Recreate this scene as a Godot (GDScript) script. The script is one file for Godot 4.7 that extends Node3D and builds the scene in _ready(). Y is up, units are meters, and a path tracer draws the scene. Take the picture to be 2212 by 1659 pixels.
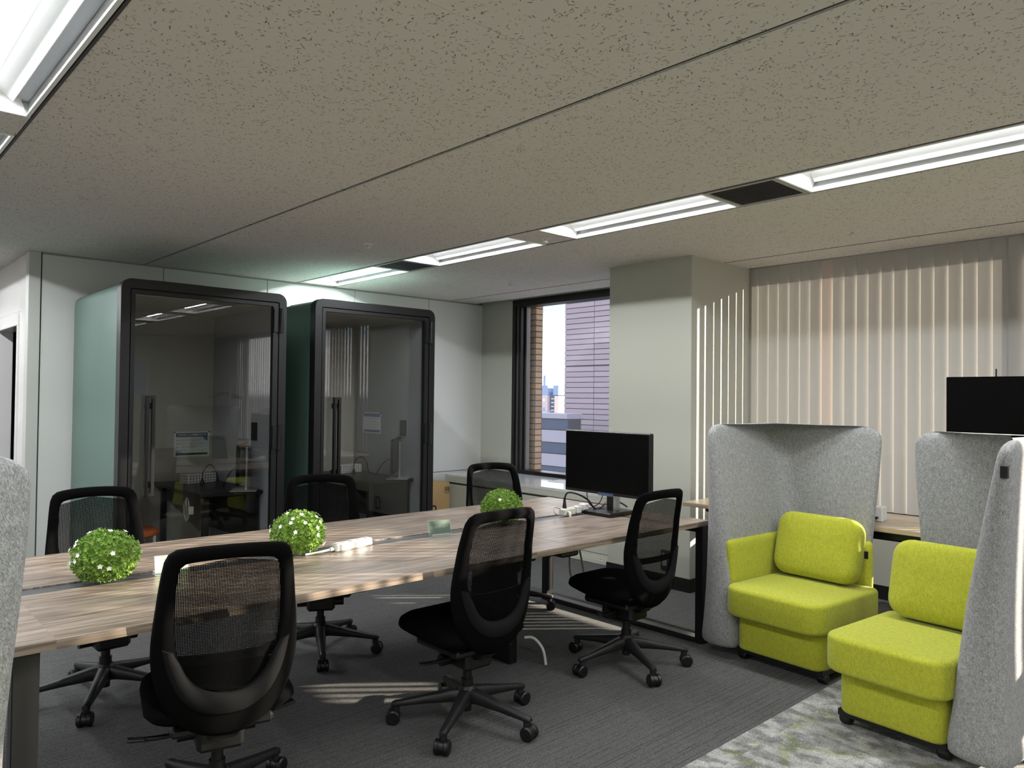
extends Node3D
# Shared-desk office corner: bench table with mesh chairs, two phone booths, high-back armchairs, vertical blind.
# x runs along the window wall, z points away from it into the room, y is up.

const H := 2.5115            # ceiling height
var M := {}                  # materials
var X := Transform3D()       # transform put on every vertex that is added
var rng := RandomNumberGenerator.new()
var used := {}

func _ready():
	rng.seed = 7
	# ---------------------------------------------------------------- camera
	var cam := Camera3D.new()
	cam.name = "camera"
	cam.fov = 53.728
	cam.near = 0.05
	cam.far = 600.0
	cam.rotation_order = EULER_ORDER_YXZ
	cam.rotation = Vector3(0.01774, 0.82489, 0.01105)
	cam.position = Vector3(6.7283, 1.4344, 5.7348)
	add_child(cam)
	cam.current = true
	# ---------------------------------------------------------------- sky, sun, exposure
	var we := WorldEnvironment.new()
	we.name = "environment"
	var env := Environment.new()
	env.background_mode = Environment.BG_SKY
	env.sky = Sky.new()
	env.sky.sky_material = sky_material()
	env.tonemap_mode = Environment.TONE_MAPPER_LINEAR
	env.tonemap_exposure = 1.08
	env.sdfgi_enabled = true
	env.ssao_enabled = true
	env.ssil_enabled = true
	we.environment = env
	add_child(we)
	var sun := DirectionalLight3D.new()
	sun.name = "sun"
	sun.light_color = Color(1.0, 0.95, 0.87)
	sun.light_energy = SUN
	sun.light_angular_distance = 0.53
	sun.shadow_enabled = true
	add_child(sun)
	sun.look_at_from_position(Vector3.ZERO, Vector3(-1.0, -0.409, 1.235), Vector3.UP)
	# ---------------------------------------------------------------- building
	make_materials()
	build_shell()
	build_ceiling()
	build_windows()
	build_outside()
	# ---------------------------------------------------------------- furniture
	build_blind()
	build_booths()
	build_sill_cabinet()
	build_bench_table()
	build_chairs()
	build_armchairs()
	build_window_desks()
	# ---------------------------------------------------------------- small things
	build_table_things()
	build_booth_things()
	build_corner_things()
	build_room_behind()

const SUN := 7.0
const LAMP := 2.25           # energy of each ceiling luminaire
const SKY := 2.3

# ==================================================================== helpers
func numbered(called: String) -> String:
	if not used.has(called):
		used[called] = 0
		return called
	used[called] += 1
	return "%s_%03d" % [called, used[called]]

func tag(o: Node3D, label := "", category := "", group := "", kind := ""):
	if label: o.set_meta("label", label)
	if category: o.set_meta("category", category)
	if group: o.set_meta("group", group)
	if kind: o.set_meta("kind", kind)
	return o

func thing(called: String, label: String, category: String, at := Vector3.ZERO, turn := 0.0, group := "") -> Node3D:
	var o := Node3D.new()
	o.name = numbered(called)
	add_child(o)
	o.position = at
	o.rotation.y = turn
	tag(o, label, category, group)
	return o

func setting(called: String, label: String) -> Node3D:
	var o := Node3D.new()
	o.name = called
	add_child(o)
	tag(o, label, "", "", "structure")
	return o

func begin() -> SurfaceTool:
	var st := SurfaceTool.new()
	st.begin(Mesh.PRIMITIVE_TRIANGLES)
	return st

func put(st: SurfaceTool, called: String, m: Material, parent: Node3D) -> MeshInstance3D:
	st.generate_normals()
	var o := MeshInstance3D.new()
	o.mesh = st.commit()
	o.mesh.surface_set_material(0, m)
	o.name = called if parent != self else numbered(called)
	parent.add_child(o, true)
	return o

func again(o: MeshInstance3D, parent: Node3D, called := "") -> MeshInstance3D:
	var n := MeshInstance3D.new()
	n.mesh = o.mesh
	n.name = called if called else String(o.name)
	parent.add_child(n, true)
	return n

func copy_thing(o: Node3D, called: String, label: String, at: Vector3, turn: float) -> Node3D:
	var c: Node3D = o.duplicate()
	c.name = numbered(called)
	add_child(c)
	c.position = at
	c.rotation.y = turn
	c.set_meta("label", label)
	return c

func flat(st: SurfaceTool):
	st.set_smooth_group(-1)

func v(st: SurfaceTool, p: Vector3):
	st.add_vertex(X * p)

# counter-clockwise seen from outside
func tri(st: SurfaceTool, a: Vector3, b: Vector3, c: Vector3):
	v(st, a); v(st, c); v(st, b)

func quad(st: SurfaceTool, a: Vector3, b: Vector3, c: Vector3, d: Vector3):
	tri(st, a, b, c); tri(st, a, c, d)

# same, with the side turned away from a point inside
func oquad(st: SurfaceTool, a: Vector3, b: Vector3, c: Vector3, d: Vector3, inside: Vector3):
	var n := (b - a).cross(c - a) + (c - a).cross(d - a)
	if n.dot((a + b + c + d) / 4.0 - inside) >= 0: quad(st, a, b, c, d)
	else: quad(st, a, d, c, b)

func otri(st: SurfaceTool, a: Vector3, b: Vector3, c: Vector3, inside: Vector3):
	if (b - a).cross(c - a).dot((a + b + c) / 3.0 - inside) >= 0: tri(st, a, b, c)
	else: tri(st, a, c, b)

func box(st: SurfaceTool, lo: Vector3, hi: Vector3, ch := 0.0):
	flat(st)
	var c := (lo + hi) / 2.0
	var h := (hi - lo) / 2.0
	if ch <= 0.0:
		for ax in 3:
			for s in [-1.0, 1.0]:
				var q := []
				for t in [[-1, -1], [1, -1], [1, 1], [-1, 1]]:
					var p := Vector3.ZERO
					p[ax] = s * h[ax]
					p[(ax + 1) % 3] = t[0] * h[(ax + 1) % 3]
					p[(ax + 2) % 3] = t[1] * h[(ax + 2) % 3]
					q.append(c + p)
				oquad(st, q[0], q[1], q[2], q[3], c)
		return
	ch = minf(ch, 0.49 * minf(h.x, minf(h.y, h.z)) * 2.0)
	for ax in 3:
		var bx := (ax + 1) % 3
		var cx := (ax + 2) % 3
		for s in [-1.0, 1.0]:
			var q := []
			for t in [[-1, -1], [1, -1], [1, 1], [-1, 1]]:
				q.append(c + corner(h, ch, ax, s, bx, t[0], cx, t[1], ax))
			oquad(st, q[0], q[1], q[2], q[3], c)
			for t in [-1.0, 1.0]:   # edge between faces ax and bx
				oquad(st, c + corner(h, ch, ax, s, bx, t, cx, -1, ax), c + corner(h, ch, ax, s, bx, t, cx, 1, ax), c + corner(h, ch, ax, s, bx, t, cx, 1, bx), c + corner(h, ch, ax, s, bx, t, cx, -1, bx), c)
	for sx in [-1.0, 1.0]:
		for sy in [-1.0, 1.0]:
			for sz in [-1.0, 1.0]:
				otri(st, c + corner(h, ch, 0, sx, 1, sy, 2, sz, 0), c + corner(h, ch, 0, sx, 1, sy, 2, sz, 1), c + corner(h, ch, 0, sx, 1, sy, 2, sz, 2), c)

func corner(h: Vector3, ch: float, a: int, sa: float, b: int, sb: float, c: int, sc: float, face: int) -> Vector3:
	var p := Vector3.ZERO
	p[a] = sa * h[a]
	p[b] = sb * h[b]
	p[c] = sc * h[c]
	for k in 3:
		if k != face: p[k] -= signf(p[k]) * ch
	return p

func bx(called: String, lo: Vector3, hi: Vector3, m: Material, parent: Node3D, ch := 0.0) -> MeshInstance3D:
	var st := begin()
	box(st, lo, hi, ch)
	return put(st, called, m, parent)

# bar with a rectangular section between two points
func bar(st: SurfaceTool, a: Vector3, b: Vector3, w: float, h: float, up := Vector3.UP, ch := 0.0):
	var was := X
	var f := (b - a).normalized()
	var s := up.cross(f).normalized()
	var u := f.cross(s)
	X = was * Transform3D(Basis(s, u, f), a)
	box(st, Vector3(-w / 2, -h / 2, 0), Vector3(w / 2, h / 2, a.distance_to(b)), ch)
	X = was

func tube(st: SurfaceTool, pts: Array, r, n := 8, capped := true):
	st.set_smooth_group(0)
	var rings := []
	var nrm := Vector3.ZERO
	for i in pts.size():
		var p: Vector3 = pts[i]
		var d: Vector3 = (pts[mini(i + 1, pts.size() - 1)] - pts[maxi(i - 1, 0)]).normalized()
		if i == 0: nrm = d.cross(Vector3(0.31, 0.9, 0.17)).normalized()
		else: nrm = (nrm - d * nrm.dot(d)).normalized()
		var bi := d.cross(nrm)
		var rr: float = r[i] if r is Array else r
		var ring := PackedVector3Array()
		for k in n:
			var t := TAU * k / n
			ring.append(p + (nrm * cos(t) + bi * sin(t)) * rr)
		rings.append(ring)
	loft(st, rings, true, capped)

# rings of equal count; every ring runs counter-clockwise seen from its end
func loft(st: SurfaceTool, rings: Array, closed := true, capped := true, group := 0):
	st.set_smooth_group(group)
	var n: int = rings[0].size()
	for i in rings.size() - 1:
		var a: PackedVector3Array = rings[i]
		var b: PackedVector3Array = rings[i + 1]
		for k in (n if closed else n - 1):
			var l := (k + 1) % n
			quad(st, a[k], a[l], b[l], b[k])
	if capped:
		st.set_smooth_group(group + 1)
		cap(st, rings[0], false)
		st.set_smooth_group(group + 2)
		cap(st, rings[-1], true)

func cap(st: SurfaceTool, ring: PackedVector3Array, forward: bool):
	var level := true
	var poly := PackedVector2Array()
	for p in ring:
		level = level and absf(p.y - ring[0].y) < 1e-5
		poly.append(Vector2(p.x, p.z))
	if level and ring.size() > 16:   # plans may be hollow: cut them into triangles
		var t := Geometry2D.triangulate_polygon(poly)
		for k in range(0, t.size(), 3):
			var a := ring[t[k]]
			var b := ring[t[k + 1]]
			var d := ring[t[k + 2]]
			if ((b - a).cross(d - a).y > 0) == forward: tri(st, a, b, d)
			else: tri(st, a, d, b)
		if t.size() > 0: return
	var c := Vector3.ZERO
	for p in ring: c += p
	c /= ring.size()
	for k in ring.size():
		var l := (k + 1) % ring.size()
		if forward: tri(st, c, ring[k], ring[l])
		else: tri(st, c, ring[l], ring[k])

# profile of (radius, height) turned round the y axis; each step of the profile is creased unless smooth
func lathe(st: SurfaceTool, prof: Array, n := 20, smooth := false):
	for i in prof.size() - 1:
		st.set_smooth_group(0 if smooth else i + 1)
		var a: Vector2 = prof[i]
		var b: Vector2 = prof[i + 1]
		for k in n:
			var t0 := TAU * k / n
			var t1 := TAU * (k + 1) / n
			var p := Vector3(cos(t0), 0, -sin(t0))
			var q := Vector3(cos(t1), 0, -sin(t1))
			var a0 := p * a.x + Vector3.UP * a.y
			var a1 := q * a.x + Vector3.UP * a.y
			var b0 := p * b.x + Vector3.UP * b.y
			var b1 := q * b.x + Vector3.UP * b.y
			if a.x < 1e-6: tri(st, a0, b1, b0)
			elif b.x < 1e-6: tri(st, a0, a1, b0)
			else: quad(st, a0, a1, b1, b0)

# polygon in the xy plane (counter-clockwise) pushed from z0 to z1
func extrude(st: SurfaceTool, poly: PackedVector2Array, z0: float, z1: float, smooth := false):
	var n := poly.size()
	for k in n:
		var a := poly[k]
		var b := poly[(k + 1) % n]
		if smooth: st.set_smooth_group(5)
		else: flat(st)
		quad(st, Vector3(a.x, a.y, z0), Vector3(b.x, b.y, z0), Vector3(b.x, b.y, z1), Vector3(a.x, a.y, z1))
	flat(st)
	var t := Geometry2D.triangulate_polygon(poly)
	for k in range(0, t.size(), 3):
		var a := poly[t[k]]
		var b := poly[t[k + 1]]
		var c := poly[t[k + 2]]
		if (b - a).cross(c - a) < 0:
			var w := b; b = c; c = w
		tri(st, Vector3(a.x, a.y, z1), Vector3(b.x, b.y, z1), Vector3(c.x, c.y, z1))
		tri(st, Vector3(a.x, a.y, z0), Vector3(c.x, c.y, z0), Vector3(b.x, b.y, z0))

# frame between two outlines of equal count (both counter-clockwise), pushed from z0 to z1
func frame(st: SurfaceTool, outer: PackedVector2Array, inner: PackedVector2Array, z0: float, z1: float):
	var n := outer.size()
	for k in n:
		var l := (k + 1) % n
		var a := outer[k]; var b := outer[l]; var c := inner[l]; var d := inner[k]
		st.set_smooth_group(7)
		quad(st, Vector3(a.x, a.y, z0), Vector3(b.x, b.y, z0), Vector3(b.x, b.y, z1), Vector3(a.x, a.y, z1))
		st.set_smooth_group(8)
		quad(st, Vector3(c.x, c.y, z0), Vector3(d.x, d.y, z0), Vector3(d.x, d.y, z1), Vector3(c.x, c.y, z1))
		flat(st)
		quad(st, Vector3(a.x, a.y, z1), Vector3(b.x, b.y, z1), Vector3(c.x, c.y, z1), Vector3(d.x, d.y, z1))
		quad(st, Vector3(b.x, b.y, z0), Vector3(a.x, a.y, z0), Vector3(d.x, d.y, z0), Vector3(c.x, c.y, z0))

# rounded rectangle, counter-clockwise; r holds the radius of the corners bottom right, top right, top left, bottom left
func rounded(x0: float, y0: float, x1: float, y1: float, r: Array, n := 6) -> PackedVector2Array:
	var out := PackedVector2Array()
	var cs := [[x1, y0, -1, 1, -PI / 2], [x1, y1, -1, -1, 0.0], [x0, y1, 1, -1, PI / 2], [x0, y0, 1, 1, PI]]
	for k in 4:
		var rr: float = maxf(r[k], 0.0005)
		var c := Vector2(cs[k][0] + cs[k][2] * rr, cs[k][1] + cs[k][3] * rr)
		for i in n + 1:
			var t: float = cs[k][4] + PI / 2 * i / n
			out.append(c + Vector2(cos(t), sin(t)) * rr)
	return out

func lerp_table(t: Array, x: float) -> float:
	if x <= t[0][0]: return t[0][1]
	for i in t.size() - 1:
		if x <= t[i + 1][0]: return lerpf(t[i][1], t[i + 1][1], (x - t[i][0]) / (t[i + 1][0] - t[i][0]))
	return t[-1][1]

# smooth curve through points
func curve(pts: Array, per := 6) -> Array:
	var out := []
	for i in pts.size() - 1:
		var a: Vector3 = pts[maxi(i - 1, 0)]
		var b: Vector3 = pts[i]
		var c: Vector3 = pts[i + 1]
		var d: Vector3 = pts[mini(i + 2, pts.size() - 1)]
		for k in per: out.append(b.cubic_interpolate(c, a, d, float(k) / per))
	out.append(pts[-1])
	return out

# ==================================================================== materials
func mat(called: String, c: Color, rough := 0.8, metal := 0.0) -> StandardMaterial3D:
	var m := StandardMaterial3D.new()
	m.resource_name = called
	m.albedo_color = c
	m.roughness = rough
	m.metallic = metal
	M[called] = m
	return m

func tri_map(m: StandardMaterial3D, tex: Texture2D, size: float, bump: Texture2D = null, depth := 0.1):
	m.albedo_texture = tex
	m.uv1_triplanar = true
	m.uv1_world_triplanar = true
	m.uv1_scale = Vector3.ONE / size
	m.uv1_triplanar_sharpness = 8.0
	if bump:
		m.heightmap_enabled = true
		m.heightmap_texture = bump
		m.heightmap_scale = depth

func grey_image(side: int, f: Callable) -> ImageTexture:
	var d := PackedByteArray()
	d.resize(side * side * 3)
	var k := 0
	for y in side:
		for x in side:
			var c: Color = f.call(x, y)
			d[k] = clampi(int(c.r * 255.0), 0, 255)
			d[k + 1] = clampi(int(c.g * 255.0), 0, 255)
			d[k + 2] = clampi(int(c.b * 255.0), 0, 255)
			k += 3
	return ImageTexture.create_from_image(Image.create_from_data(side, side, false, Image.FORMAT_RGB8, d))

func noise(kind_seed: int, freq: float, octaves := 3) -> FastNoiseLite:
	var n := FastNoiseLite.new()
	n.seed = kind_seed
	n.frequency = freq
	n.fractal_octaves = octaves
	return n

func sky_material() -> Material:
	# even bright sky with streaks of cloud, the same all round
	var w := 1024
	var h := 512
	var im := Image.create(w, h, false, Image.FORMAT_RGBF)
	var n := noise(21, 1.6, 5)
	for y in h:
		var el := PI * (0.5 - (y + 0.5) / h)
		for x in w:
			var az := TAU * (x + 0.5) / w
			var c := Color(0.05, 0.05, 0.055)
			if el > -0.12:
				var t := clampf(el / 1.2, 0.0, 1.0)
				var blue := Color(0.33, 0.44, 0.52).lerp(Color(0.24, 0.42, 0.78), pow(t, 0.55))
				var p := Vector3(cos(az) * cos(el), sin(el) * 3.2, sin(az) * cos(el))
				var cl := smoothstep(-0.12, 0.22, n.get_noise_3dv(p * 1.5) + 0.12 - 0.25 * t)
				cl = maxf(cl, 1.0 - smoothstep(0.035, 0.085, el))
				c = blue.lerp(Color(1.25, 1.25, 1.24), cl)
				if el < 0: c = c.lerp(Color(0.30, 0.33, 0.38), clampf(-el / 0.12, 0, 1))
			im.set_pixel(x, y, Color(c.r * SKY, c.g * SKY, c.b * SKY))
	var s := PanoramaSkyMaterial.new()
	s.panorama = ImageTexture.create_from_image(im)
	return s

func make_materials():
	mat("wall_white", Color(0.87, 0.87, 0.855), 0.55)
	mat("wall_grey_white", Color(0.80, 0.80, 0.775), 0.6)
	mat("wall_gloss", Color(0.90, 0.89, 0.88), 0.12)
	mat("pillar_paint", Color(0.715, 0.715, 0.665), 0.6)
	mat("cabinet_paint", Color(0.80, 0.80, 0.745), 0.45)
	mat("sill_top", Color(0.86, 0.86, 0.84), 0.12)
	mat("joint_dark", Color(0.13, 0.13, 0.13), 0.8)
	mat("groove_grey", Color(0.42, 0.42, 0.40), 0.7)
	mat("slab", Color(0.4, 0.4, 0.4), 0.9)
	mat("black_base", Color(0.035, 0.035, 0.037), 0.55)
	mat("black_frame", Color(0.075, 0.076, 0.08), 0.4)
	mat("window_frame", Color(0.085, 0.08, 0.078), 0.35, 0.3)
	mat("window_track", Color(0.42, 0.41, 0.41), 0.35, 0.6)
	mat("strip_metal", Color(0.62, 0.62, 0.60), 0.4, 0.4)
	mat("strip_dark", Color(0.26, 0.26, 0.26), 0.6)
	mat("lamp_white", Color(0.93, 0.93, 0.92), 0.35)
	mat("lamp_grey", Color(0.66, 0.67, 0.69), 0.5)
	var glow := mat("lamp_tube", Color(1, 1, 1), 0.5)
	glow.emission_enabled = true
	glow.emission = Color(0.96, 0.98, 1.0)
	glow.emission_energy_multiplier = 5.0
	mat("grille_dark", Color(0.10, 0.095, 0.085), 0.5)
	mat("plastic_white", Color(0.86, 0.86, 0.84), 0.35)
	mat("plastic_cream", Color(0.84, 0.83, 0.77), 0.4)
	mat("plastic_black", Color(0.050, 0.050, 0.052), 0.42)
	mat("plastic_char", Color(0.105, 0.105, 0.108), 0.5)
	mat("chair_black", Color(0.022, 0.022, 0.024), 0.95).metallic_specular = 0.2
	mat("chair_band", Color(0.085, 0.085, 0.088), 0.85).metallic_specular = 0.25
	mat("screen_black", Color(0.010, 0.010, 0.011), 0.3).metallic_specular = 0.25
	mat("metal_dark", Color(0.11, 0.11, 0.115), 0.35, 0.3)
	mat("metal_bar", Color(0.30, 0.30, 0.32), 0.22, 0.8)
	mat("aluminium", Color(0.74, 0.74, 0.74), 0.3, 0.8)
	mat("chrome", Color(0.85, 0.85, 0.86), 0.12, 1.0)
	mat("desk_black", Color(0.05, 0.05, 0.052), 0.35)
	mat("booth_teal", Color(0.395, 0.49, 0.452), 0.5)
	mat("booth_teal_dark", Color(0.045, 0.125, 0.115), 0.5)
	mat("booth_felt", Color(0.66, 0.65, 0.61), 0.95)
	mat("booth_felt_cool", Color(0.61, 0.62, 0.63), 0.95)
	mat("cable_tray", Color(0.33, 0.335, 0.345), 0.35, 0.3)
	mat("paper", Color(0.92, 0.92, 0.90), 0.8)
	mat("carton", Color(0.80, 0.66, 0.46), 0.85)
	mat("label_blue", Color(0.35, 0.42, 0.58), 0.5)
	mat("tag_black", Color(0.03, 0.03, 0.03), 0.7)
	mat("leaf_core", Color(0.44, 0.56, 0.20), 0.9)
	mat("petal", Color(0.95, 0.95, 0.90), 0.6)
	mat("orange", Color(0.72, 0.36, 0.12), 0.6)
	mat("deep_blue", Color(0.09, 0.25, 0.33), 0.4)
	mat("brick", Color(0.72, 0.58, 0.45), 0.8)
	mat("brick_b", Color(0.66, 0.53, 0.42), 0.8)
	mat("mortar", Color(0.28, 0.22, 0.18), 0.9)
	mat("facade_pink", Color(0.70, 0.63, 0.67), 0.6)
	mat("facade_pink_b", Color(0.67, 0.61, 0.65), 0.6)
	mat("facade_joint", Color(0.42, 0.39, 0.43), 0.9)
	mat("panel_lilac", Color(0.68, 0.66, 0.72), 0.5)
	mat("band_glass", Color(0.36, 0.40, 0.50), 0.12, 0.2)
	mat("mullion", Color(0.30, 0.29, 0.32), 0.5)
	mat("hotel_pink", Color(0.86, 0.77, 0.77), 0.8)
	mat("hotel_peach", Color(0.95, 0.85, 0.80), 0.8)
	mat("hotel_blue", Color(0.60, 0.67, 0.80), 0.8)
	mat("hotel_dark", Color(0.34, 0.40, 0.52), 0.8)
	mat("city_ground", Color(0.45, 0.46, 0.48), 0.9)
	mat("tree_far", Color(0.33, 0.38, 0.26), 0.9)

	# glass
	var g := mat("window_glass", Color(0.95, 0.98, 0.98, 0.03), 0.0)
	g.transparency = BaseMaterial3D.TRANSPARENCY_ALPHA
	g = mat("booth_glass", Color(0.030, 0.030, 0.028, 0.08), 0.0)
	g.transparency = BaseMaterial3D.TRANSPARENCY_ALPHA
	g = mat("acrylic", Color(0.80, 0.90, 0.84, 0.06), 0.02)
	g.transparency = BaseMaterial3D.TRANSPARENCY_ALPHA

	# blind cloth
	var bl := mat("blind_cloth", Color(0.70, 0.69, 0.67), 0.85)
	bl.backlight_enabled = true
	bl.backlight = Color(0.25, 0.248, 0.243)
	bl = mat("blind_cloth_pink", Color(0.77, 0.72, 0.68), 0.85)
	bl.backlight_enabled = true
	bl.backlight = Color(0.27, 0.252, 0.242)

	# ceiling board: short fissures pressed into an off-white board
	rng.seed = 11
	var side := 1024
	var px := PackedFloat32Array()
	px.resize(side * side)
	px.fill(1.0)
	for k in 2500:
		var a := rng.randfn(0.55, 0.75)
		var len := rng.randf_range(6.0, 21.0)
		if rng.randf() < 0.25: len = rng.randf_range(2.0, 5.0)
		var p := Vector2(rng.randf() * side, rng.randf() * side)
		var wide := rng.randf_range(0.6, 1.7)
		var dark := rng.randf_range(0.4, 0.95)
		var steps := int(len * 1.5) + 1
		for s in steps:
			a += rng.randfn(0.0, 0.16)
			p += Vector2(cos(a), sin(a)) * 0.67
			var ww := wide * sin(PI * (s + 0.7) / (steps + 0.4))
			for dy in range(-2, 3):
				for dx in range(-2, 3):
					var q := Vector2i(int(p.x) + dx, int(p.y) + dy)
					var dd := Vector2(q.x + 0.5, q.y + 0.5).distance_to(p)
					var cov := clampf(ww + 0.5 - dd, 0.0, 1.0) * dark
					var at := posmod(q.y, side) * side + posmod(q.x, side)
					px[at] = minf(px[at], 1.0 - cov)
	var board := grey_image(side, func(x, y):
		var t: float = px[y * side + x]
		var gr := rng.randf_range(-0.018, 0.018)
		return Color(0.865 + gr, 0.845 + gr, 0.815 + gr) * (0.36 + 0.64 * t))
	var board_h := grey_image(side, func(x, y):
		var t: float = px[y * side + x]
		return Color(t, t, t))
	var cm := mat("ceiling_board", Color(1, 1, 1), 0.95)
	tri_map(cm, board, 1.15, board_h, 0.12)

	# striped grey carpet: flecked pile, thin dark lines along z at uneven distances
	rng.seed = 12
	var line := PackedFloat32Array()
	line.resize(side)
	var xs := []
	var at := 6
	while at < side - 8:
		xs.append([at, rng.randf_range(0.35, 1.0)])
		at += rng.randi_range(12, 46)
	var lines := PackedFloat32Array()
	lines.resize(side * side)
	for q in xs:
		var on := 1.0
		var left := 0
		var wob := 0.0
		for y in side:
			left -= 1
			if left <= 0:
				on = q[1] * (1.0 if rng.randf() < 0.72 else rng.randf_range(0.1, 0.5))
				left = rng.randi_range(10, 120)
			wob = clampf(wob + rng.randf_range(-0.35, 0.35), -1.0, 1.0)
			for dx in range(-2, 3):
				var cov := clampf(1.9 - absf(dx - wob), 0.0, 1.0) * on
				var i: int = y * side + posmod(q[0] + dx, side)
				lines[i] = maxf(lines[i], cov)
	var grain := PackedFloat32Array()
	grain.resize(side * side)
	for i in side * side: grain[i] = rng.randf()
	var soft := func(x, y): return (grain[y * side + x] * 2.0 + grain[y * side + (x + 1) % side] + grain[((y + 1) % side) * side + x] * 1.5) / 4.5
	var carpet := grey_image(side, func(x, y):
		var t: float = soft.call(x, y)
		var k := 0.30 + (t - 0.5) * 0.52
		k *= 1.0 - 0.78 * lines[y * side + x]
		k = maxf(k, 0.05)
		return Color(k * 1.0, k * 0.995, k * 0.975))
	cm = mat("carpet_striped", Color(1, 1, 1), 1.0)
	tri_map(cm, carpet, 1.05, carpet, 0.35)
	cm.rim_enabled = true
	cm.rim = 0.15
	# light carpet with drifting light and dark patches and a trace of green
	var n1 := noise(31, 0.010, 4)
	var n2 := noise(32, 0.022, 3)
	var n3 := noise(33, 0.006, 2)
	side = 1024
	var carpet2 := grey_image(side, func(x, y):
		var t: float = soft.call(x, y)
		var p: float = n1.get_noise_2d(x * 0.75, y * 1.25)
		var k: float = 0.47 + 0.16 * smoothstep(-0.2, 0.25, p) + 0.10 * n2.get_noise_2d(x, y) + (t - 0.5) * 0.42
		var gq: float = smoothstep(0.30, 0.50, n3.get_noise_2d(x + 300.0, y))
		return Color(k, k * 0.99, k * 0.965).lerp(Color(k * 0.72, k * 0.80, k * 0.42), gq * 0.4))
	cm = mat("carpet_mottled", Color(1, 1, 1), 1.0)
	tri_map(cm, carpet2, 1.7, carpet2, 0.3)
	cm.rim_enabled = true
	cm.rim = 0.15
	# greyish walnut laminate, grain along z
	var w1 := noise(41, 0.035, 4)
	var w2 := noise(42, 0.12, 2)
	var w3 := noise(43, 0.008, 2)
	var wood := grey_image(side, func(x, y):
		var a: float = w1.get_noise_2d(x * 1.6, y * 0.085)
		var b: float = w2.get_noise_2d(x * 1.4, y * 0.05)
		var c: float = w3.get_noise_2d(x * 0.8, y * 0.35)
		var t := 0.5 + 0.85 * a + 0.34 * b + 0.30 * c
		return Color(0.40, 0.345, 0.30).lerp(Color(0.63, 0.57, 0.51), clampf(t, 0.0, 1.0)))
	cm = mat("walnut", Color(1, 1, 1), 0.34)
	tri_map(cm, wood, 1.3)
	var wood3 := grey_image(512, func(x, y):
		var a: float = w1.get_noise_2d(y * 1.6, x * 0.085)
		var b: float = w2.get_noise_2d(y * 1.4, x * 0.05)
		return Color(0.40, 0.345, 0.30).lerp(Color(0.60, 0.54, 0.48), clampf(0.5 + 0.8 * a + 0.3 * b, 0.0, 1.0)))
	cm = mat("walnut_edge", Color(1, 1, 1), 0.4)
	tri_map(cm, wood3, 0.65)
	var wood2 := grey_image(512, func(x, y):
		var a: float = w1.get_noise_2d(y * 1.6, x * 0.085)
		var b: float = w2.get_noise_2d(y * 1.4, x * 0.05)
		return Color(0.60, 0.53, 0.44).lerp(Color(0.74, 0.67, 0.57), clampf(0.5 + 0.8 * a + 0.3 * b, 0.0, 1.0)))
	cm = mat("pale_wood", Color(1, 1, 1), 0.3)
	tri_map(cm, wood2, 1.0)
	# upholstery: heathered yarn
	rng.seed = 13
	for i in side * side: grain[i] = rng.randf()
	var yarn := func(x, y): return (grain[y * side + x] + grain[((y + 1) % side) * side + x] + grain[((y + 2) % side) * side + x] + grain[((y + 3) % side) * side + (x + 1) % side]) / 4.0
	var h1 := noise(51, 0.03, 3)
	side = 1024
	var green := grey_image(512, func(x, y):
		var t: float = yarn.call(x, y) - 0.5 + 0.12 * h1.get_noise_2d(x * 2.0, y)
		return Color(0.665, 0.675, 0.175) * (1.0 + 0.42 * t))
	cm = mat("cloth_lime", Color(1, 1, 1), 0.95)
	tri_map(cm, green, 0.60, green, 0.06)
	cm.rim_enabled = true
	cm.rim = 0.25
	cm.rim_tint = 0.7
	var felt := grey_image(512, func(x, y):
		var t: float = yarn.call(x, y) - 0.5 + 0.10 * h1.get_noise_2d(x * 2.0, y)
		return Color(0.565, 0.565, 0.56) * (1.0 + 0.85 * t))
	cm = mat("cloth_grey", Color(1, 1, 1), 0.95)
	tri_map(cm, felt, 0.60, felt, 0.06)
	cm.rim_enabled = true
	cm.rim = 0.25
	# chair back net: threads with small holes between them
	var net := Image.create(32, 32, false, Image.FORMAT_RGBA8)
	for y in 32:
		for x in 32:
			var hole := (x % 16) >= 10 and (y % 16) >= 8
			net.set_pixel(x, y, Color(0.04, 0.04, 0.042, 0.0 if hole else 1.0))
	cm = mat("chair_net", Color(1, 1, 1), 0.9)
	cm.metallic_specular = 0.12
	cm.albedo_texture = ImageTexture.create_from_image(net)
	cm.transparency = BaseMaterial3D.TRANSPARENCY_ALPHA
	# leaves take the colour of each vertex
	cm = mat("leaf", Color(1, 1, 1), 0.5)
	cm.vertex_color_use_as_albedo = true
	cm.backlight_enabled = true
	cm.backlight = Color(0.30, 0.42, 0.10)

# ==================================================================== room shell
const XE := 10.4      # far wall across the room
const ZE := 10.2      # wall behind the camera
const XW := -3.6      # end of the passage beyond the partition

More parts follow.
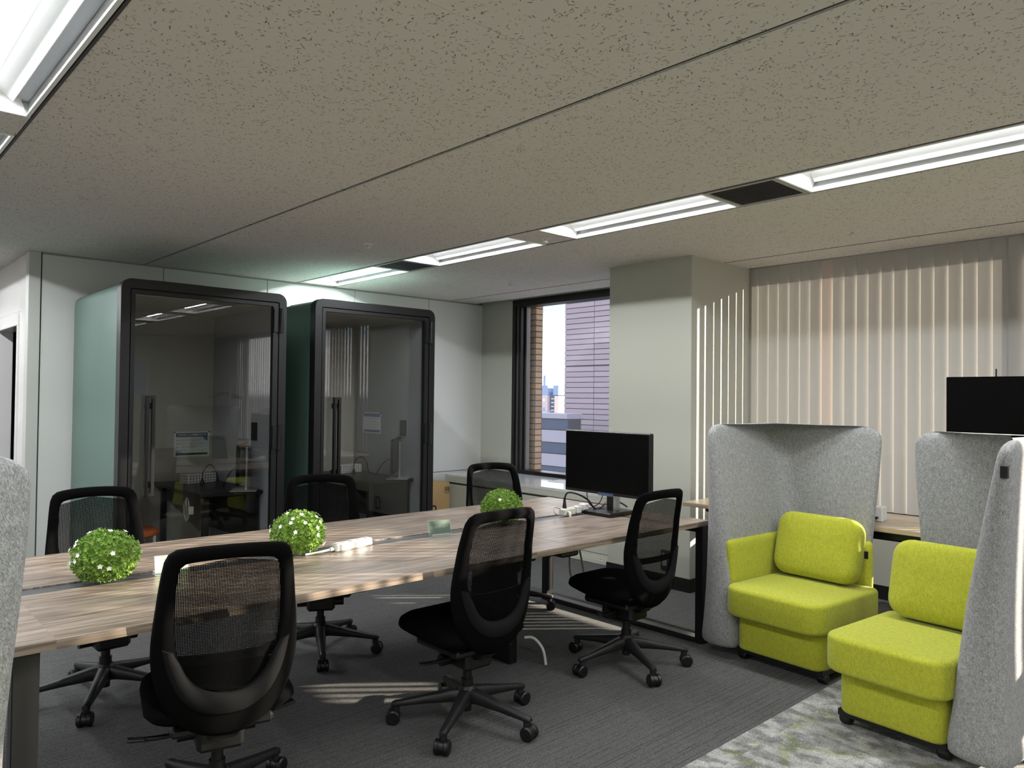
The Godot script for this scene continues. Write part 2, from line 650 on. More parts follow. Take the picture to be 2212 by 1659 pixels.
func build_shell():
	var f := setting("floor", "dark grey striped office carpet floor")
	bx("slab", Vector3(XW - 0.2, -0.25, -0.3), Vector3(XE + 0.2, -0.02, ZE + 0.2), M.slab, f)
	bx("striped_carpet", Vector3(XW, -0.02, 0.0), Vector3(5.0, 0.0, ZE), M.carpet_striped, f)
	bx("mottled_carpet", Vector3(5.0, -0.02, 0.0), Vector3(XE, 0.0, ZE), M.carpet_mottled, f)

	# wall behind the booths: panels with open joints
	var w := setting("wall_left", "white panelled wall behind the booths")
	bx("backing", Vector3(-0.16, 0, 0.0), Vector3(-0.02, H + 0.1, 4.53), M.joint_dark, w)
	var zs := [4.452, 3.558, 2.635, 1.702, 0.772, 0.0]
	for i in zs.size() - 1:
		var low := 0.602 if i == 4 else 0.0
		bx("wall_panel", Vector3(-0.02, low, zs[i + 1] + (0.003 if i < 4 else 0.0)), Vector3(0.0, H - 0.012, zs[i] - 0.003), M.wall_white, w, 0.002)
		if i == 4: bx("wall_panel", Vector3(-0.02, 0.0, zs[i + 1]), Vector3(0.0, 0.596, zs[i] - 0.003), M.wall_white, w, 0.002)
	bx("corner_post", Vector3(-0.10, 0, 4.458), Vector3(0.008, H, 4.5385), M.wall_grey_white, w, 0.003)
	bx("ceiling_channel", Vector3(-0.02, H - 0.012, 0.0), Vector3(0.012, H, 4.45), M.strip_metal, w)

	# partition that turns away from the corner post, with an open doorway
	var p := setting("wall_partition", "glossy white partition with a doorway into a dark blue room")
	bx("panel", Vector3(-0.34, 0, 4.44), Vector3(-0.10, H, 4.532), M.wall_gloss, p, 0.003)
	bx("panel", Vector3(-1.26, 2.075, 4.44), Vector3(-0.343, H, 4.532), M.wall_gloss, p, 0.003)
	bx("panel", Vector3(XW, 0, 4.44), Vector3(-1.30, H, 4.532), M.wall_gloss, p, 0.003)
	var d := setting("door_1", "white frame and open white leaf of the doorway")
	bx("door_head", Vector3(-1.30, 1.965, 4.42), Vector3(-0.34, 2.07, 4.545), M.wall_gloss, d, 0.004)
	bx("door_jamb", Vector3(-1.30, 0, 4.42), Vector3(-1.26, 1.965, 4.545), M.wall_gloss, d, 0.004)
	bx("door_jamb", Vector3(-0.38, 0, 4.42), Vector3(-0.34, 1.965, 4.545), M.wall_gloss, d, 0.004)
	bx("door_leaf", Vector3(-2.78, 0.01, 4.375), Vector3(-2.05, 1.955, 4.415), M.wall_gloss, d, 0.003)
	var r := setting("wall_blue_room", "dark blue wall of the room beyond the doorway")
	bx("wall_panel", Vector3(XW, 0, 3.30), Vector3(-0.16, H, 3.40), M.deep_blue, r)
	bx("wall_panel", Vector3(-2.9, 0, 3.40), Vector3(-2.8, H, 4.44), M.deep_blue, r)

	# window wall: solid parts round the two openings
	w = setting("wall_window", "pale window wall with two openings")
	bx("wall_piece", Vector3(-0.16, 0, -0.24), Vector3(0.52, H + 0.1, 0.0), M.pillar_paint, w)
	bx("wall_piece", Vector3(0.52, 0, -0.24), Vector3(2.90, 0.585, 0.0), M.pillar_paint, w)
	bx("wall_piece", Vector3(2.90, 0, -0.24), Vector3(3.55, H + 0.12, 0.0), M.pillar_paint, w)
	bx("wall_piece", Vector3(3.55, 0, -0.24), Vector3(9.5, 0.60, 0.0), M.pillar_paint, w)
	bx("wall_piece", Vector3(9.5, 0, -0.24), Vector3(XE + 0.2, H + 0.12, 0.0), M.pillar_paint, w)
	bx("lintel", Vector3(0.52, 2.515, -0.24), Vector3(2.90, H + 0.2, 0.0), M.pillar_paint, w)
	bx("lintel", Vector3(3.55, 2.50, -0.24), Vector3(9.5, H + 0.2, 0.0), M.pillar_paint, w)

	var c := setting("wall_pillar", "pale grey structural pillar between the windows")
	bx("pillar_face", Vector3(2.695, 0, 0.0), Vector3(3.488, H + 0.05, 0.926), M.pillar_paint, c, 0.004)
	c = setting("baseboard_pillar", "black skirting round the pillar")
	bx("skirting", Vector3(2.69, 0, 0.926), Vector3(3.494, 0.10, 0.934), M.black_base, c)
	bx("skirting", Vector3(3.488, 0, 0.0), Vector3(3.494, 0.10, 0.926), M.black_base, c)
	c = setting("baseboard_window", "black skirting under the blind")
	bx("skirting", Vector3(3.494, 0, 0.0), Vector3(XE, 0.10, 0.008), M.black_base, c)

	w = setting("wall_right", "plain wall across the room from the booths")
	bx("wall_face", Vector3(XE, 0, 0.0), Vector3(XE + 0.2, H + 0.1, ZE), M.pillar_paint, w)
	w = setting("wall_back", "plain wall facing the windows across the room")
	bx("wall_face", Vector3(XW - 0.2, 0, ZE), Vector3(XE + 0.2, H + 0.1, ZE + 0.2), M.wall_white, w)
	w = setting("wall_passage", "plain end wall of the passage")
	bx("wall_face", Vector3(XW - 0.2, 0, 3.2), Vector3(XW, H + 0.1, ZE), M.wall_white, w)

# rows of ceiling luminaires: middle of each row, and where luminaires lie along x
const ROWS := [2.150, 5.315, 8.480]
const LAMPS := [-3.06, -1.41, 0.105, 1.755, 3.27, 4.905, 6.435, 8.07]
const LAMP_LONG := 1.228
const HALF := 0.190

func build_ceiling():
	var c := setting("ceiling", "fissured off-white ceiling boards")
	bx("slab", Vector3(XW - 0.2, H + 0.12, -0.2), Vector3(XE + 0.2, H + 0.3, ZE + 0.2), M.slab, c)
	# boards lie between the joints along x and the strips along z
	var xs := [XW, -1.26, 0.32, 1.90, 3.48, 5.06, 6.64, 8.22, XE]
	var bands := [[0.488, ROWS[0] - HALF - 0.012]]
	bands.append([ROWS[0] + HALF + 0.012, 3.700])
	bands.append([3.716, ROWS[1] - HALF - 0.012])
	bands.append([ROWS[1] + HALF + 0.012, 6.865])
	bands.append([6.881, ROWS[2] - HALF - 0.012])
	bands.append([ROWS[2] + HALF + 0.012, ZE])
	for bd in bands:
		for i in xs.size() - 1:
			bx("ceiling_board", Vector3(xs[i] + 0.0006, H, bd[0]), Vector3(xs[i + 1] - 0.0006, H + 0.015, bd[1]), M.ceiling_board, c)
	bx("ceiling_board", Vector3(-0.16, H, 0.108), Vector3(2.695, H + 0.015, 0.470), M.ceiling_board, c)
	bx("ceiling_board", Vector3(3.488, H, 0.108), Vector3(XE, H + 0.015, 0.470), M.ceiling_board, c)
	# shadow-gap strips
	for z in [3.708, 6.873]:
		bx("joint_strip", Vector3(XW, H + 0.004, z - 0.009), Vector3(XE, H + 0.012, z + 0.009), M.strip_dark, c)
		bx("joint_rail", Vector3(XW, H - 0.001, z - 0.012), Vector3(XE, H + 0.010, z - 0.008), M.strip_metal, c)
	bx("joint_strip", Vector3(-0.02, H + 0.004, 0.468), Vector3(XE, H + 0.014, 0.490), M.strip_metal, c)
	bx("joint_rail", Vector3(-0.02, H - 0.001, 0.477), Vector3(XE, H + 0.010, 0.481), M.strip_dark, c)
	# recess for the blind
	bx("blind_recess", Vector3(-0.16, H + 0.08, 0.0), Vector3(XE, H + 0.12, 0.12), M.joint_dark, c)
	bx("recess_edge", Vector3(-0.02, H - 0.004, 0.098), Vector3(XE, H + 0.08, 0.108), M.strip_metal, c)
	for x in [0.6, 1.15, 1.7, 2.25, 3.75, 4.3, 4.85, 5.4, 5.95]:
		bx("clip", Vector3(x - 0.006, H - 0.009, 0.094), Vector3(x + 0.006, H - 0.002, 0.108), M.strip_metal, c)
	# pieces between the luminaires of a row, and edge rails along the row
	for z in ROWS:
		for s in [-1.0, 1.0]:
			var zz: float = z + s * (HALF + 0.007)
			bx("row_rail", Vector3(XW, H - 0.002, zz - 0.005), Vector3(XE, H + 0.016, zz + 0.005), M.strip_dark, c)
		bx("ceiling_board", Vector3(XW, H, z - HALF), Vector3(-0.02 if z < 4.5 else LAMPS[0], H + 0.015, z + HALF), M.ceiling_board, c)
		var ends := [[-0.02, LAMPS[2]]]
		if z > 4.5: ends = [[LAMPS[1] + LAMP_LONG, LAMPS[2]]]
		ends.append([LAMPS[3] + LAMP_LONG, LAMPS[4]])
		ends.append([LAMPS[5] + LAMP_LONG, LAMPS[6]])
		ends.append([LAMPS[7] + LAMP_LONG, XE])
		for e in ends:
			bx("ceiling_board", Vector3(e[0] + 0.001, H, z - HALF), Vector3(e[1] - 0.001, H + 0.015, z + HALF), M.ceiling_board, c)

	# luminaires
	var first: Node3D
	var where := ["passage end", "doorway", "booth wall", "booths", "bench table middle", "lime armchairs", "room middle", "far wall"]
	var rowname := ["window-side row", "middle row", "rear row"]
	for j in ROWS.size():
		for i in LAMPS.size():
			if j == 0 and i < 2: continue
			var at := Vector3(LAMPS[i] + LAMP_LONG / 2, H, ROWS[j])
			var label := "recessed white ceiling luminaire of the %s, in line with the %s" % [rowname[j], where[i]]
			if first == null:
				first = luminaire(label, at)
			else:
				copy_thing(first, "ceiling_luminaire", label, at, 0.0)
	# air grilles between pairs of luminaires
	var grille: Node3D
	for j in ROWS.size():
		for i in [0, 2, 4, 6]:
			if j == 0 and i == 0: continue
			var x0: float = LAMPS[i] + LAMP_LONG + 0.004
			var x1: float = LAMPS[i + 1] - 0.004
			var at := Vector3((x0 + x1) / 2, H, ROWS[j])
			var label := "black slatted air grille in the %s, in line with the %s" % [rowname[j], where[i]]
			if grille == null: grille = air_grille(label, at, 0.400)
			else: copy_thing(grille, "air_grille", label, at, 0.0)
	# sprinklers and detectors
	var names := ["in the board between luminaire row and ceiling joint", "between two luminaires", "near the bare window", "near the vertical blind"]
	var sp := [Vector3(2.097, H, 2.852), Vector3(3.123, H, 2.11), Vector3(1.491, H, 0.927), Vector3(4.666, H, 0.904)]
	for k in 4:
		var t := thing("sprinkler_head", "small white round sprinkler head " + names[k], "sprinkler", sp[k], 0.0, "ceiling sprinklers")
		var st := begin()
		lathe(st, [Vector2(0.0, -0.004), Vector2(0.034, -0.004), Vector2(0.040, 0.0), Vector2(0.0, 0.0)], 20)
		put(st, "cover_plate", M.plastic_white, t)
		st = begin()
		lathe(st, [Vector2(0.0, -0.030), Vector2(0.016, -0.030), Vector2(0.018, -0.022), Vector2(0.011, -0.018), Vector2(0.011, -0.004), Vector2(0.0, -0.004)], 14)
		put(st, "nozzle", M.plastic_white, t)

func luminaire(label: String, at: Vector3) -> Node3D:
	var t := thing("ceiling_luminaire", label, "ceiling light", at, 0.0, "recessed ceiling luminaires")
	var L := LAMP_LONG / 2
	var hw := HALF - 0.004
	# cross-section, mirrored about the middle: (distance from the middle, height above the ceiling)
	var st := begin()
	flat(st)
	# housing: closed box above the trough
	for s in [-1.0, 1.0]:
		box(st, Vector3(-L, 0.0, s * hw - 0.003 + (-0.003 if s > 0 else 0.003)), Vector3(L, 0.098, s * hw + 0.003 + (-0.003 if s > 0 else 0.003)))
	box(st, Vector3(-L, 0.092, -hw), Vector3(L, 0.100, hw))
	for s in [-1.0, 1.0]:
		box(st, Vector3(s * L - 0.003 + (-0.003 if s > 0 else 0.003), 0.0, -hw), Vector3(s * L + 0.003 + (-0.003 if s > 0 else 0.003), 0.098, hw))
	put(st, "housing", M.lamp_white, t)
	# rim
	st = begin()
	for s in [-1.0, 1.0]:
		box(st, Vector3(-L, -0.004, s * hw - 0.014 if s > 0 else -hw), Vector3(L, 0.001, hw if s > 0 else -hw + 0.014))
		box(st, Vector3(s * L - 0.014 if s > 0 else -L, -0.004, -hw + 0.014), Vector3(L if s > 0 else -L + 0.014, 0.001, hw - 0.014))
	put(st, "rim", M.lamp_white, t)
	# inclined reflectors on both sides of the tube, with a grey strip outside each
	for s in [-1.0, 1.0]:
		st = begin()
		var prof := [Vector2(0.040, 0.086), Vector2(0.058, 0.080), Vector2(0.122, 0.030), Vector2(0.126, 0.033), Vector2(0.066, 0.090), Vector2(0.040, 0.090)]
		var pl := PackedVector2Array()
		for q in prof: pl.append(Vector2(q.x * s, q.y))
		if Geometry2D.is_polygon_clockwise(pl): pl.reverse()
		X = Transform3D(Basis(Vector3(0, 0, 1), Vector3(0, 1, 0), Vector3(-1, 0, 0)), Vector3.ZERO)
		extrude(st, pl, -L + 0.05, L - 0.05)
		X = Transform3D()
		put(st, "reflector", M.lamp_white, t)
		st = begin()
		box(st, Vector3(-L + 0.012, 0.050, s * 0.128 if s > 0 else -hw + 0.008), Vector3(L - 0.012, 0.054, hw - 0.008 if s > 0 else -0.128))
		put(st, "grey_strip", M.lamp_grey, t)
	# sloping end plates
	for s in [-1.0, 1.0]:
		st = begin()
		flat(st)
		var a := Vector3(s * (L - 0.006), 0.004, -hw + 0.010)
		var b := Vector3(s * (L - 0.006), 0.004, hw - 0.010)
		var c := Vector3(s * (L - 0.075), 0.086, hw - 0.06)
		var d := Vector3(s * (L - 0.075), 0.086, -hw + 0.06)
		oquad(st, a, b, c, d, Vector3(s * L, 0.1, 0))
		put(st, "end_plate", M.lamp_white, t)
	# tube and its light
	st = begin()
	tube(st, [Vector3(-L + 0.08, 0.068, 0), Vector3(L - 0.08, 0.068, 0)], 0.016, 12)
	put(st, "lamp_tube", M.lamp_tube, t)
	var l := AreaLight3D.new()
	l.name = "lamp_light"
	l.area_size = Vector2(LAMP_LONG - 0.16, 0.030)
	l.light_energy = LAMP
	l.light_color = Color(0.97, 0.985, 1.0)
	l.area_normalize_energy = true
	l.area_range = 20.0
	l.area_attenuation = 2.0
	l.shadow_enabled = true
	l.position = Vector3(0, 0.048, 0)
	l.rotation.x = -PI / 2
	t.add_child(l)
	return t

func air_grille(label: String, at: Vector3, w: float) -> Node3D:
	var t := thing("air_grille", label, "air grille", at, 0.0, "ceiling air grilles")
	var hx := w / 2
	var hz := HALF - 0.004
	var st := begin()
	frame(st, rounded(-hx, -hz, hx, hz, [0.001, 0.001, 0.001, 0.001], 1), rounded(-hx + 0.022, -hz + 0.022, hx - 0.022, hz - 0.022, [0.001, 0.001, 0.001, 0.001], 1), -0.012, 0.004)
	var o := put(st, "frame", M.strip_metal, t)
	o.rotation.x = PI / 2
	bx("duct", Vector3(-hx + 0.02, 0.05, -hz + 0.02), Vector3(hx - 0.02, 0.06, hz - 0.02), M.joint_dark, t)
	var slat: MeshInstance3D
	var n := 17
	for k in n:
		var z := lerpf(-hz + 0.03, hz - 0.03, k / float(n - 1))
		if slat == null: slat = bx("slat", Vector3(-hx + 0.022, 0.0, -0.0035), Vector3(hx - 0.022, 0.022, 0.0035), M.grille_dark, t)
		else: slat = again(slat, t, "slat")
		slat.position.z = z
	return t

# ==================================================================== windows
func build_windows():
	var w := setting("window_1", "bare window in a dark frame beside the pillar")
	var x0 := 0.52
	var x1 := 2.86
	var y0 := 0.585
	var y1 := 2.515
	bx("frame_head", Vector3(x0, y1 - 0.075, -0.17), Vector3(x1, y1, 0.004), M.window_frame, w, 0.003)
	bx("frame_sill", Vector3(x0, y0, -0.17), Vector3(x1, y0 + 0.055, 0.004), M.window_frame, w, 0.003)
	bx("frame_jamb", Vector3(x0, y0, -0.17), Vector3(x0 + 0.045, y1, 0.004), M.window_frame, w, 0.003)
	bx("frame_jamb", Vector3(x0 + 0.075, y0, -0.17), Vector3(x0 + 0.105, y1, -0.03), M.window_frame, w, 0.003)
	bx("jamb_track", Vector3(x0 + 0.045, y0, -0.17), Vector3(x0 + 0.075, y1, -0.02), M.window_track, w, 0.002)
	bx("sash_stile", Vector3(x0 + 0.105, y0 + 0.05, -0.15), Vector3(x0 + 0.135, y1 - 0.07, -0.09), M.window_track, w, 0.003)
	bx("frame_jamb", Vector3(x1 - 0.045, y0, -0.17), Vector3(x1, y1, 0.004), M.window_frame, w, 0.003)
	bx("pane", Vector3(x0 + 0.12, y0 + 0.05, -0.126), Vector3(x1 - 0.04, y1 - 0.07, -0.120), M.window_glass, w)
	w = setting("window_2", "wide window behind the vertical blind")
	x0 = 3.55; x1 = 9.5; y0 = 0.60; y1 = 2.50
	bx("frame_head", Vector3(x0, y1 - 0.05, -0.17), Vector3(x1, y1, -0.02), M.window_frame, w)
	bx("frame_sill", Vector3(x0, y0, -0.17), Vector3(x1, y0 + 0.05, -0.02), M.window_frame, w)
	for x in [3.55, 5.50, 7.95, 9.45]:
		bx("mullion", Vector3(x, y0, -0.17), Vector3(x + 0.05, y1, -0.05), M.window_frame, w)
	for q in [[3.55, 5.50], [5.50, 7.95], [7.95, 9.45]]:
		bx("pane", Vector3(q[0] + 0.05, y0 + 0.05, -0.126), Vector3(q[1], y1 - 0.05, -0.120), M.window_glass, w)

# ==================================================================== what stands outside
func build_outside():
	# tiled pier of this building just outside the bare window
	var p := thing("brick_pier", "tan brick-tiled pier outside the bare window", "pier", Vector3(0.0, 0, 0))
	var px0 := 0.36
	var px1 := 0.572
	var pz0 := -0.425
	var pz1 := -0.31
	bx("mortar_core", Vector3(px0, -3.0, pz0), Vector3(px1, 5.0, pz1), M.mortar, p)
	var pitch := 0.0656
	var fronts := []
	var sides := []
	for k in 2:
		fronts.append(bx("brick", Vector3(-0.058, -0.028, 0), Vector3(0.058, 0.028, 0.010), [M.brick, M.brick_b][k], p, 0.004))
		sides.append(bx("brick", Vector3(0, -0.028, -0.052), Vector3(0.010, 0.028, 0.052), [M.brick, M.brick_b][k], p, 0.004))
	rng.seed = 5
	var n := 32
	for r in n:
		var y := 0.45 + pitch * r
		for cc in 2:
			var o: MeshInstance3D = fronts[r % 2] if r < 2 and cc == 0 else again(fronts[rng.randi() % 2], p, "brick")
			o.position = Vector3(px1 - 0.059 - cc * 0.1245, y, pz1)
		for cc in 1:
			var o: MeshInstance3D = sides[r % 2] if r < 2 and cc == 0 else again(sides[rng.randi() % 2], p, "brick")
			o.position = Vector3(px1, y, pz1 - 0.05 - cc * 0.118)

	# big tiled facade across the gap: long courses with thin joints
	var f := thing("tiled_facade", "tall lilac-pink tiled building face across the gap", "building", Vector3(0, 0, -14.0))
	bx("wall", Vector3(-11.885, -14.0, -7.0), Vector3(14.3, 13.5, -0.05), M.facade_joint, f)
	var course := 0.185
	var xs := [-11.885, -10.49, -8.6, -6.7]
	var made := {}
	for i in 3:
		for r in 44:
			var y := -0.60 + course * r
			if absf(y - 2.50) < 0.06: y += 0.0
			var key := [i, (r * 7 + i * 3) % 2]
			var o: MeshInstance3D
			if made.has(key): o = again(made[key], f, "tile_course")
			else:
				o = bx("tile_course", Vector3(xs[i] + 0.012, 0.012, -0.05), Vector3(xs[i + 1] - 0.012, course - 0.012, 0.0), [M.facade_pink, M.facade_pink_b][key[1]], f)
				made[key] = o
			o.position.y = y + (0.03 if y > 2.5 else 0.0)
	bx("plain_wall", Vector3(-6.688, -14.0, -0.05), Vector3(14.3, 13.5, 0.0), M.facade_pink, f)

	# low curtain-wall building in front of it
	var b := thing("curtain_wall_building", "low grey building with bands of reflecting glass", "building", Vector3(0, 0, -11.0))
	var bx1 := -8.90
	var bx0 := -16.5
	bx("core", Vector3(bx0, -14, -0.62), Vector3(bx1 - 0.02, 0.80, -0.06), M.mullion, b)
	bx("roof_cap", Vector3(bx0, 0.80, -0.66), Vector3(bx1, 0.965, 0.03), M.panel_lilac, b, 0.01)
	bx("roof_rail", Vector3(bx0, 1.00, -0.6), Vector3(bx1 - 1.2, 1.03, -0.55), M.hotel_blue, b)
	var y := 0.80
	var mx := [-16.5, -13.9, -11.05, bx1]
	rng.seed = 77
	for k in 12:
		var glassy := k % 2 == 0
		var hgt := 0.345 if glassy else 0.385
		for i in 3:
			if glassy:
				bx("window", Vector3(mx[i] + 0.02, y - hgt + 0.02, -0.06), Vector3(mx[i + 1] - 0.02, y - 0.015, -0.02), M.band_glass, b)
			else:
				bx("spandrel_panel", Vector3(mx[i] + 0.015, y - hgt + 0.012, -0.06), Vector3(mx[i + 1] - 0.015, y - 0.012, 0.0), M.panel_lilac, b)
		y -= hgt

	# hotel far away
	var t := thing("hotel_building", "distant pink hotel with a blue sign band on its roof", "building", Vector3(-150, 0, -150))
	bx("wall", Vector3(-8, -40, -6), Vector3(3.3, 2.1, 0), M.hotel_pink, t)
	bx("wall", Vector3(5.6, -40, -6), Vector3(7.2, 2.0, -0.5), M.hotel_peach, t)
	bx("stair_tower", Vector3(3.3, -40, -6), Vector3(5.6, 3.0, -1.0), M.hotel_dark, t)
	for k in 6:
		bx("stair_flight", Vector3(4.2, 1.0 - k * 1.1, -1.0), Vector3(5.3, 1.35 - k * 1.1, -0.6), M.hotel_pink, t)
	var sg := bx("sign_band", Vector3(-8, 2.1, -5), Vector3(3.2, 5.0, -0.2), M.hotel_blue, t)
	bx("sign_band", Vector3(5.0, 2.2, -5), Vector3(7.0, 5.0, -0.6), M.hotel_blue, t)
	bx("roof_tank", Vector3(-5.2, 5.0, -4), Vector3(-2.2, 7.6, -1), M.hotel_blue, t)
	bx("roof_mast", Vector3(-0.6, 5.0, -3), Vector3(0.3, 8.0, -2.2), M.hotel_blue, t)
	var tm := TextMesh.new()
	var fnt := SystemFont.new()
	fnt.font_names = PackedStringArray(["Droid Serif"])
	tm.font = fnt
	tm.text = "A INN"
	tm.font_size = 64
	tm.pixel_size = 0.030
	tm.depth = 0.1
	tm.material = M.hotel_dark
	var to := MeshInstance3D.new()
	to.name = "lettering"
	to.mesh = tm
	sg.add_child(to)
	to.position = Vector3(-2.2, 3.4, -0.1)
	for r in 4:
		for cc in 5:
			if cc < 4: bx("window", Vector3(-5.9 + cc * 2.45, 0.3 - r * 2.5, -0.1), Vector3(-5.0 + cc * 2.45, 1.2 - r * 2.5, 0.06), [M.paper, M.hotel_dark, M.hotel_blue][(r * 2 + cc) % 3], t)
	# smaller houses and hills beyond
	t = thing("far_house", "far pale blue house beside the hotel", "building", Vector3(-140, 0, -163))
	bx("wall", Vector3(-4, -40, -4), Vector3(3.5, -0.2, 0), M.paper, t)
	bx("roof", Vector3(-4.2, -0.2, -4.2), Vector3(3.7, 0.6, 0.2), M.hotel_blue, t, 0.2)
	bx("window", Vector3(-0.4, -2.4, 0), Vector3(0.6, -1.2, 0.1), M.hotel_dark, t)
	t = thing("far_hill", "grey-green wooded hill on the skyline", "hill", Vector3(-200, 0, -260))
	var st := begin()
	var ridge := PackedVector2Array([Vector2(-120, -40)])
	ridge.append(Vector2(120, -40))
	var hn := noise(9, 0.03, 3)
	for k in 40:
		var x := 120.0 - k * 6.1
		ridge.append(Vector2(x, 0.5 + 3.0 * hn.get_noise_1d(x)))
	extrude(st, ridge, -20, 0)
	put(st, "ridge", M.tree_far, t)
	t = setting("ground_city", "street level far below")
	bx("ground", Vector3(-400, -41, -500), Vector3(400, -40, -1), M.city_ground, t)

# ==================================================================== vertical blind
func build_blind():
	var t := thing("vertical_blind", "beige vertical louvre blind over the wide window", "blind", Vector3(0, 0, 0.10))
	bx("headrail", Vector3(3.50, 2.505, -0.025), Vector3(9.5, 2.545, 0.005), M.strip_metal, t)
	bx("side_channel", Vector3(3.492, 0.62, -0.03), Vector3(3.512, 2.51, -0.005), M.strip_metal, t)
	var width := 0.100
	var sag := 0.010
	var first: MeshInstance3D
	var pink: MeshInstance3D
	var weights: MeshInstance3D
	rng.seed = 99
	var n := 68
	for k in n:
		var xl := 3.570 - 0.0875 + 0.0875 * k
		var o: MeshInstance3D
		if k == 7:
			var st := begin()
			slat_shape(st, width, sag)
			o = put(st, "slat", M.blind_cloth_pink, t)
			o.set_meta("label", "pinkish louvre")
		elif first == null:
			var st := begin()
			slat_shape(st, width, sag)
			first = put(st, "slat", M.blind_cloth, t)
			o = first
		else:
			o = again(first, t, "slat")
		# turned so that the right edge lies towards the glass
		var deg := -13.5 + rng.randf_range(-2.6, 2.6)
		if xl > 5.9 and xl < 9.2: deg = rng.randf_range(-32.0, -22.0)
		if xl > 5.45 and xl <= 5.9: deg = -7.0
		if k == 8 or k == 9 or k == 11: deg = -22.0
		if k == 6: deg = -23.0
		if k == 2: deg = -9.0
		if k == 5: deg = -9.0
		var a := deg_to_rad(deg)
		o.rotation.y = -a
		o.position = Vector3(xl + width / 2 * cos(a), 0, -0.012)
	
func slat_shape(st: SurfaceTool, width: float, sag: float):
	st.set_smooth_group(0)
	var m := 6
	var rows := [0.648, 0.672, 2.500]
	for i in m:
		var u0 := i / float(m)
		var u1 := (i + 1) / float(m)
		var p0 := Vector3((u0 - 0.5) * width, 0, sag * 4.0 * u0 * (1.0 - u0))
		var p1 := Vector3((u1 - 0.5) * width, 0, sag * 4.0 * u1 * (1.0 - u1))
		for r in 2:
			quad(st, p0 + Vector3.UP * rows[r], p1 + Vector3.UP * rows[r], p1 + Vector3.UP * rows[r + 1], p0 + Vector3.UP * rows[r + 1])

# ==================================================================== phone booths
func build_booths():
	var a := booth("phone_booth", "teal phone booth farther from the window, glass door with black handle", Vector3(0.05, 0, 3.659))
	var b := booth("phone_booth", "teal phone booth nearer the window, glass door with black handle", Vector3(0.05, 0, 2.247))

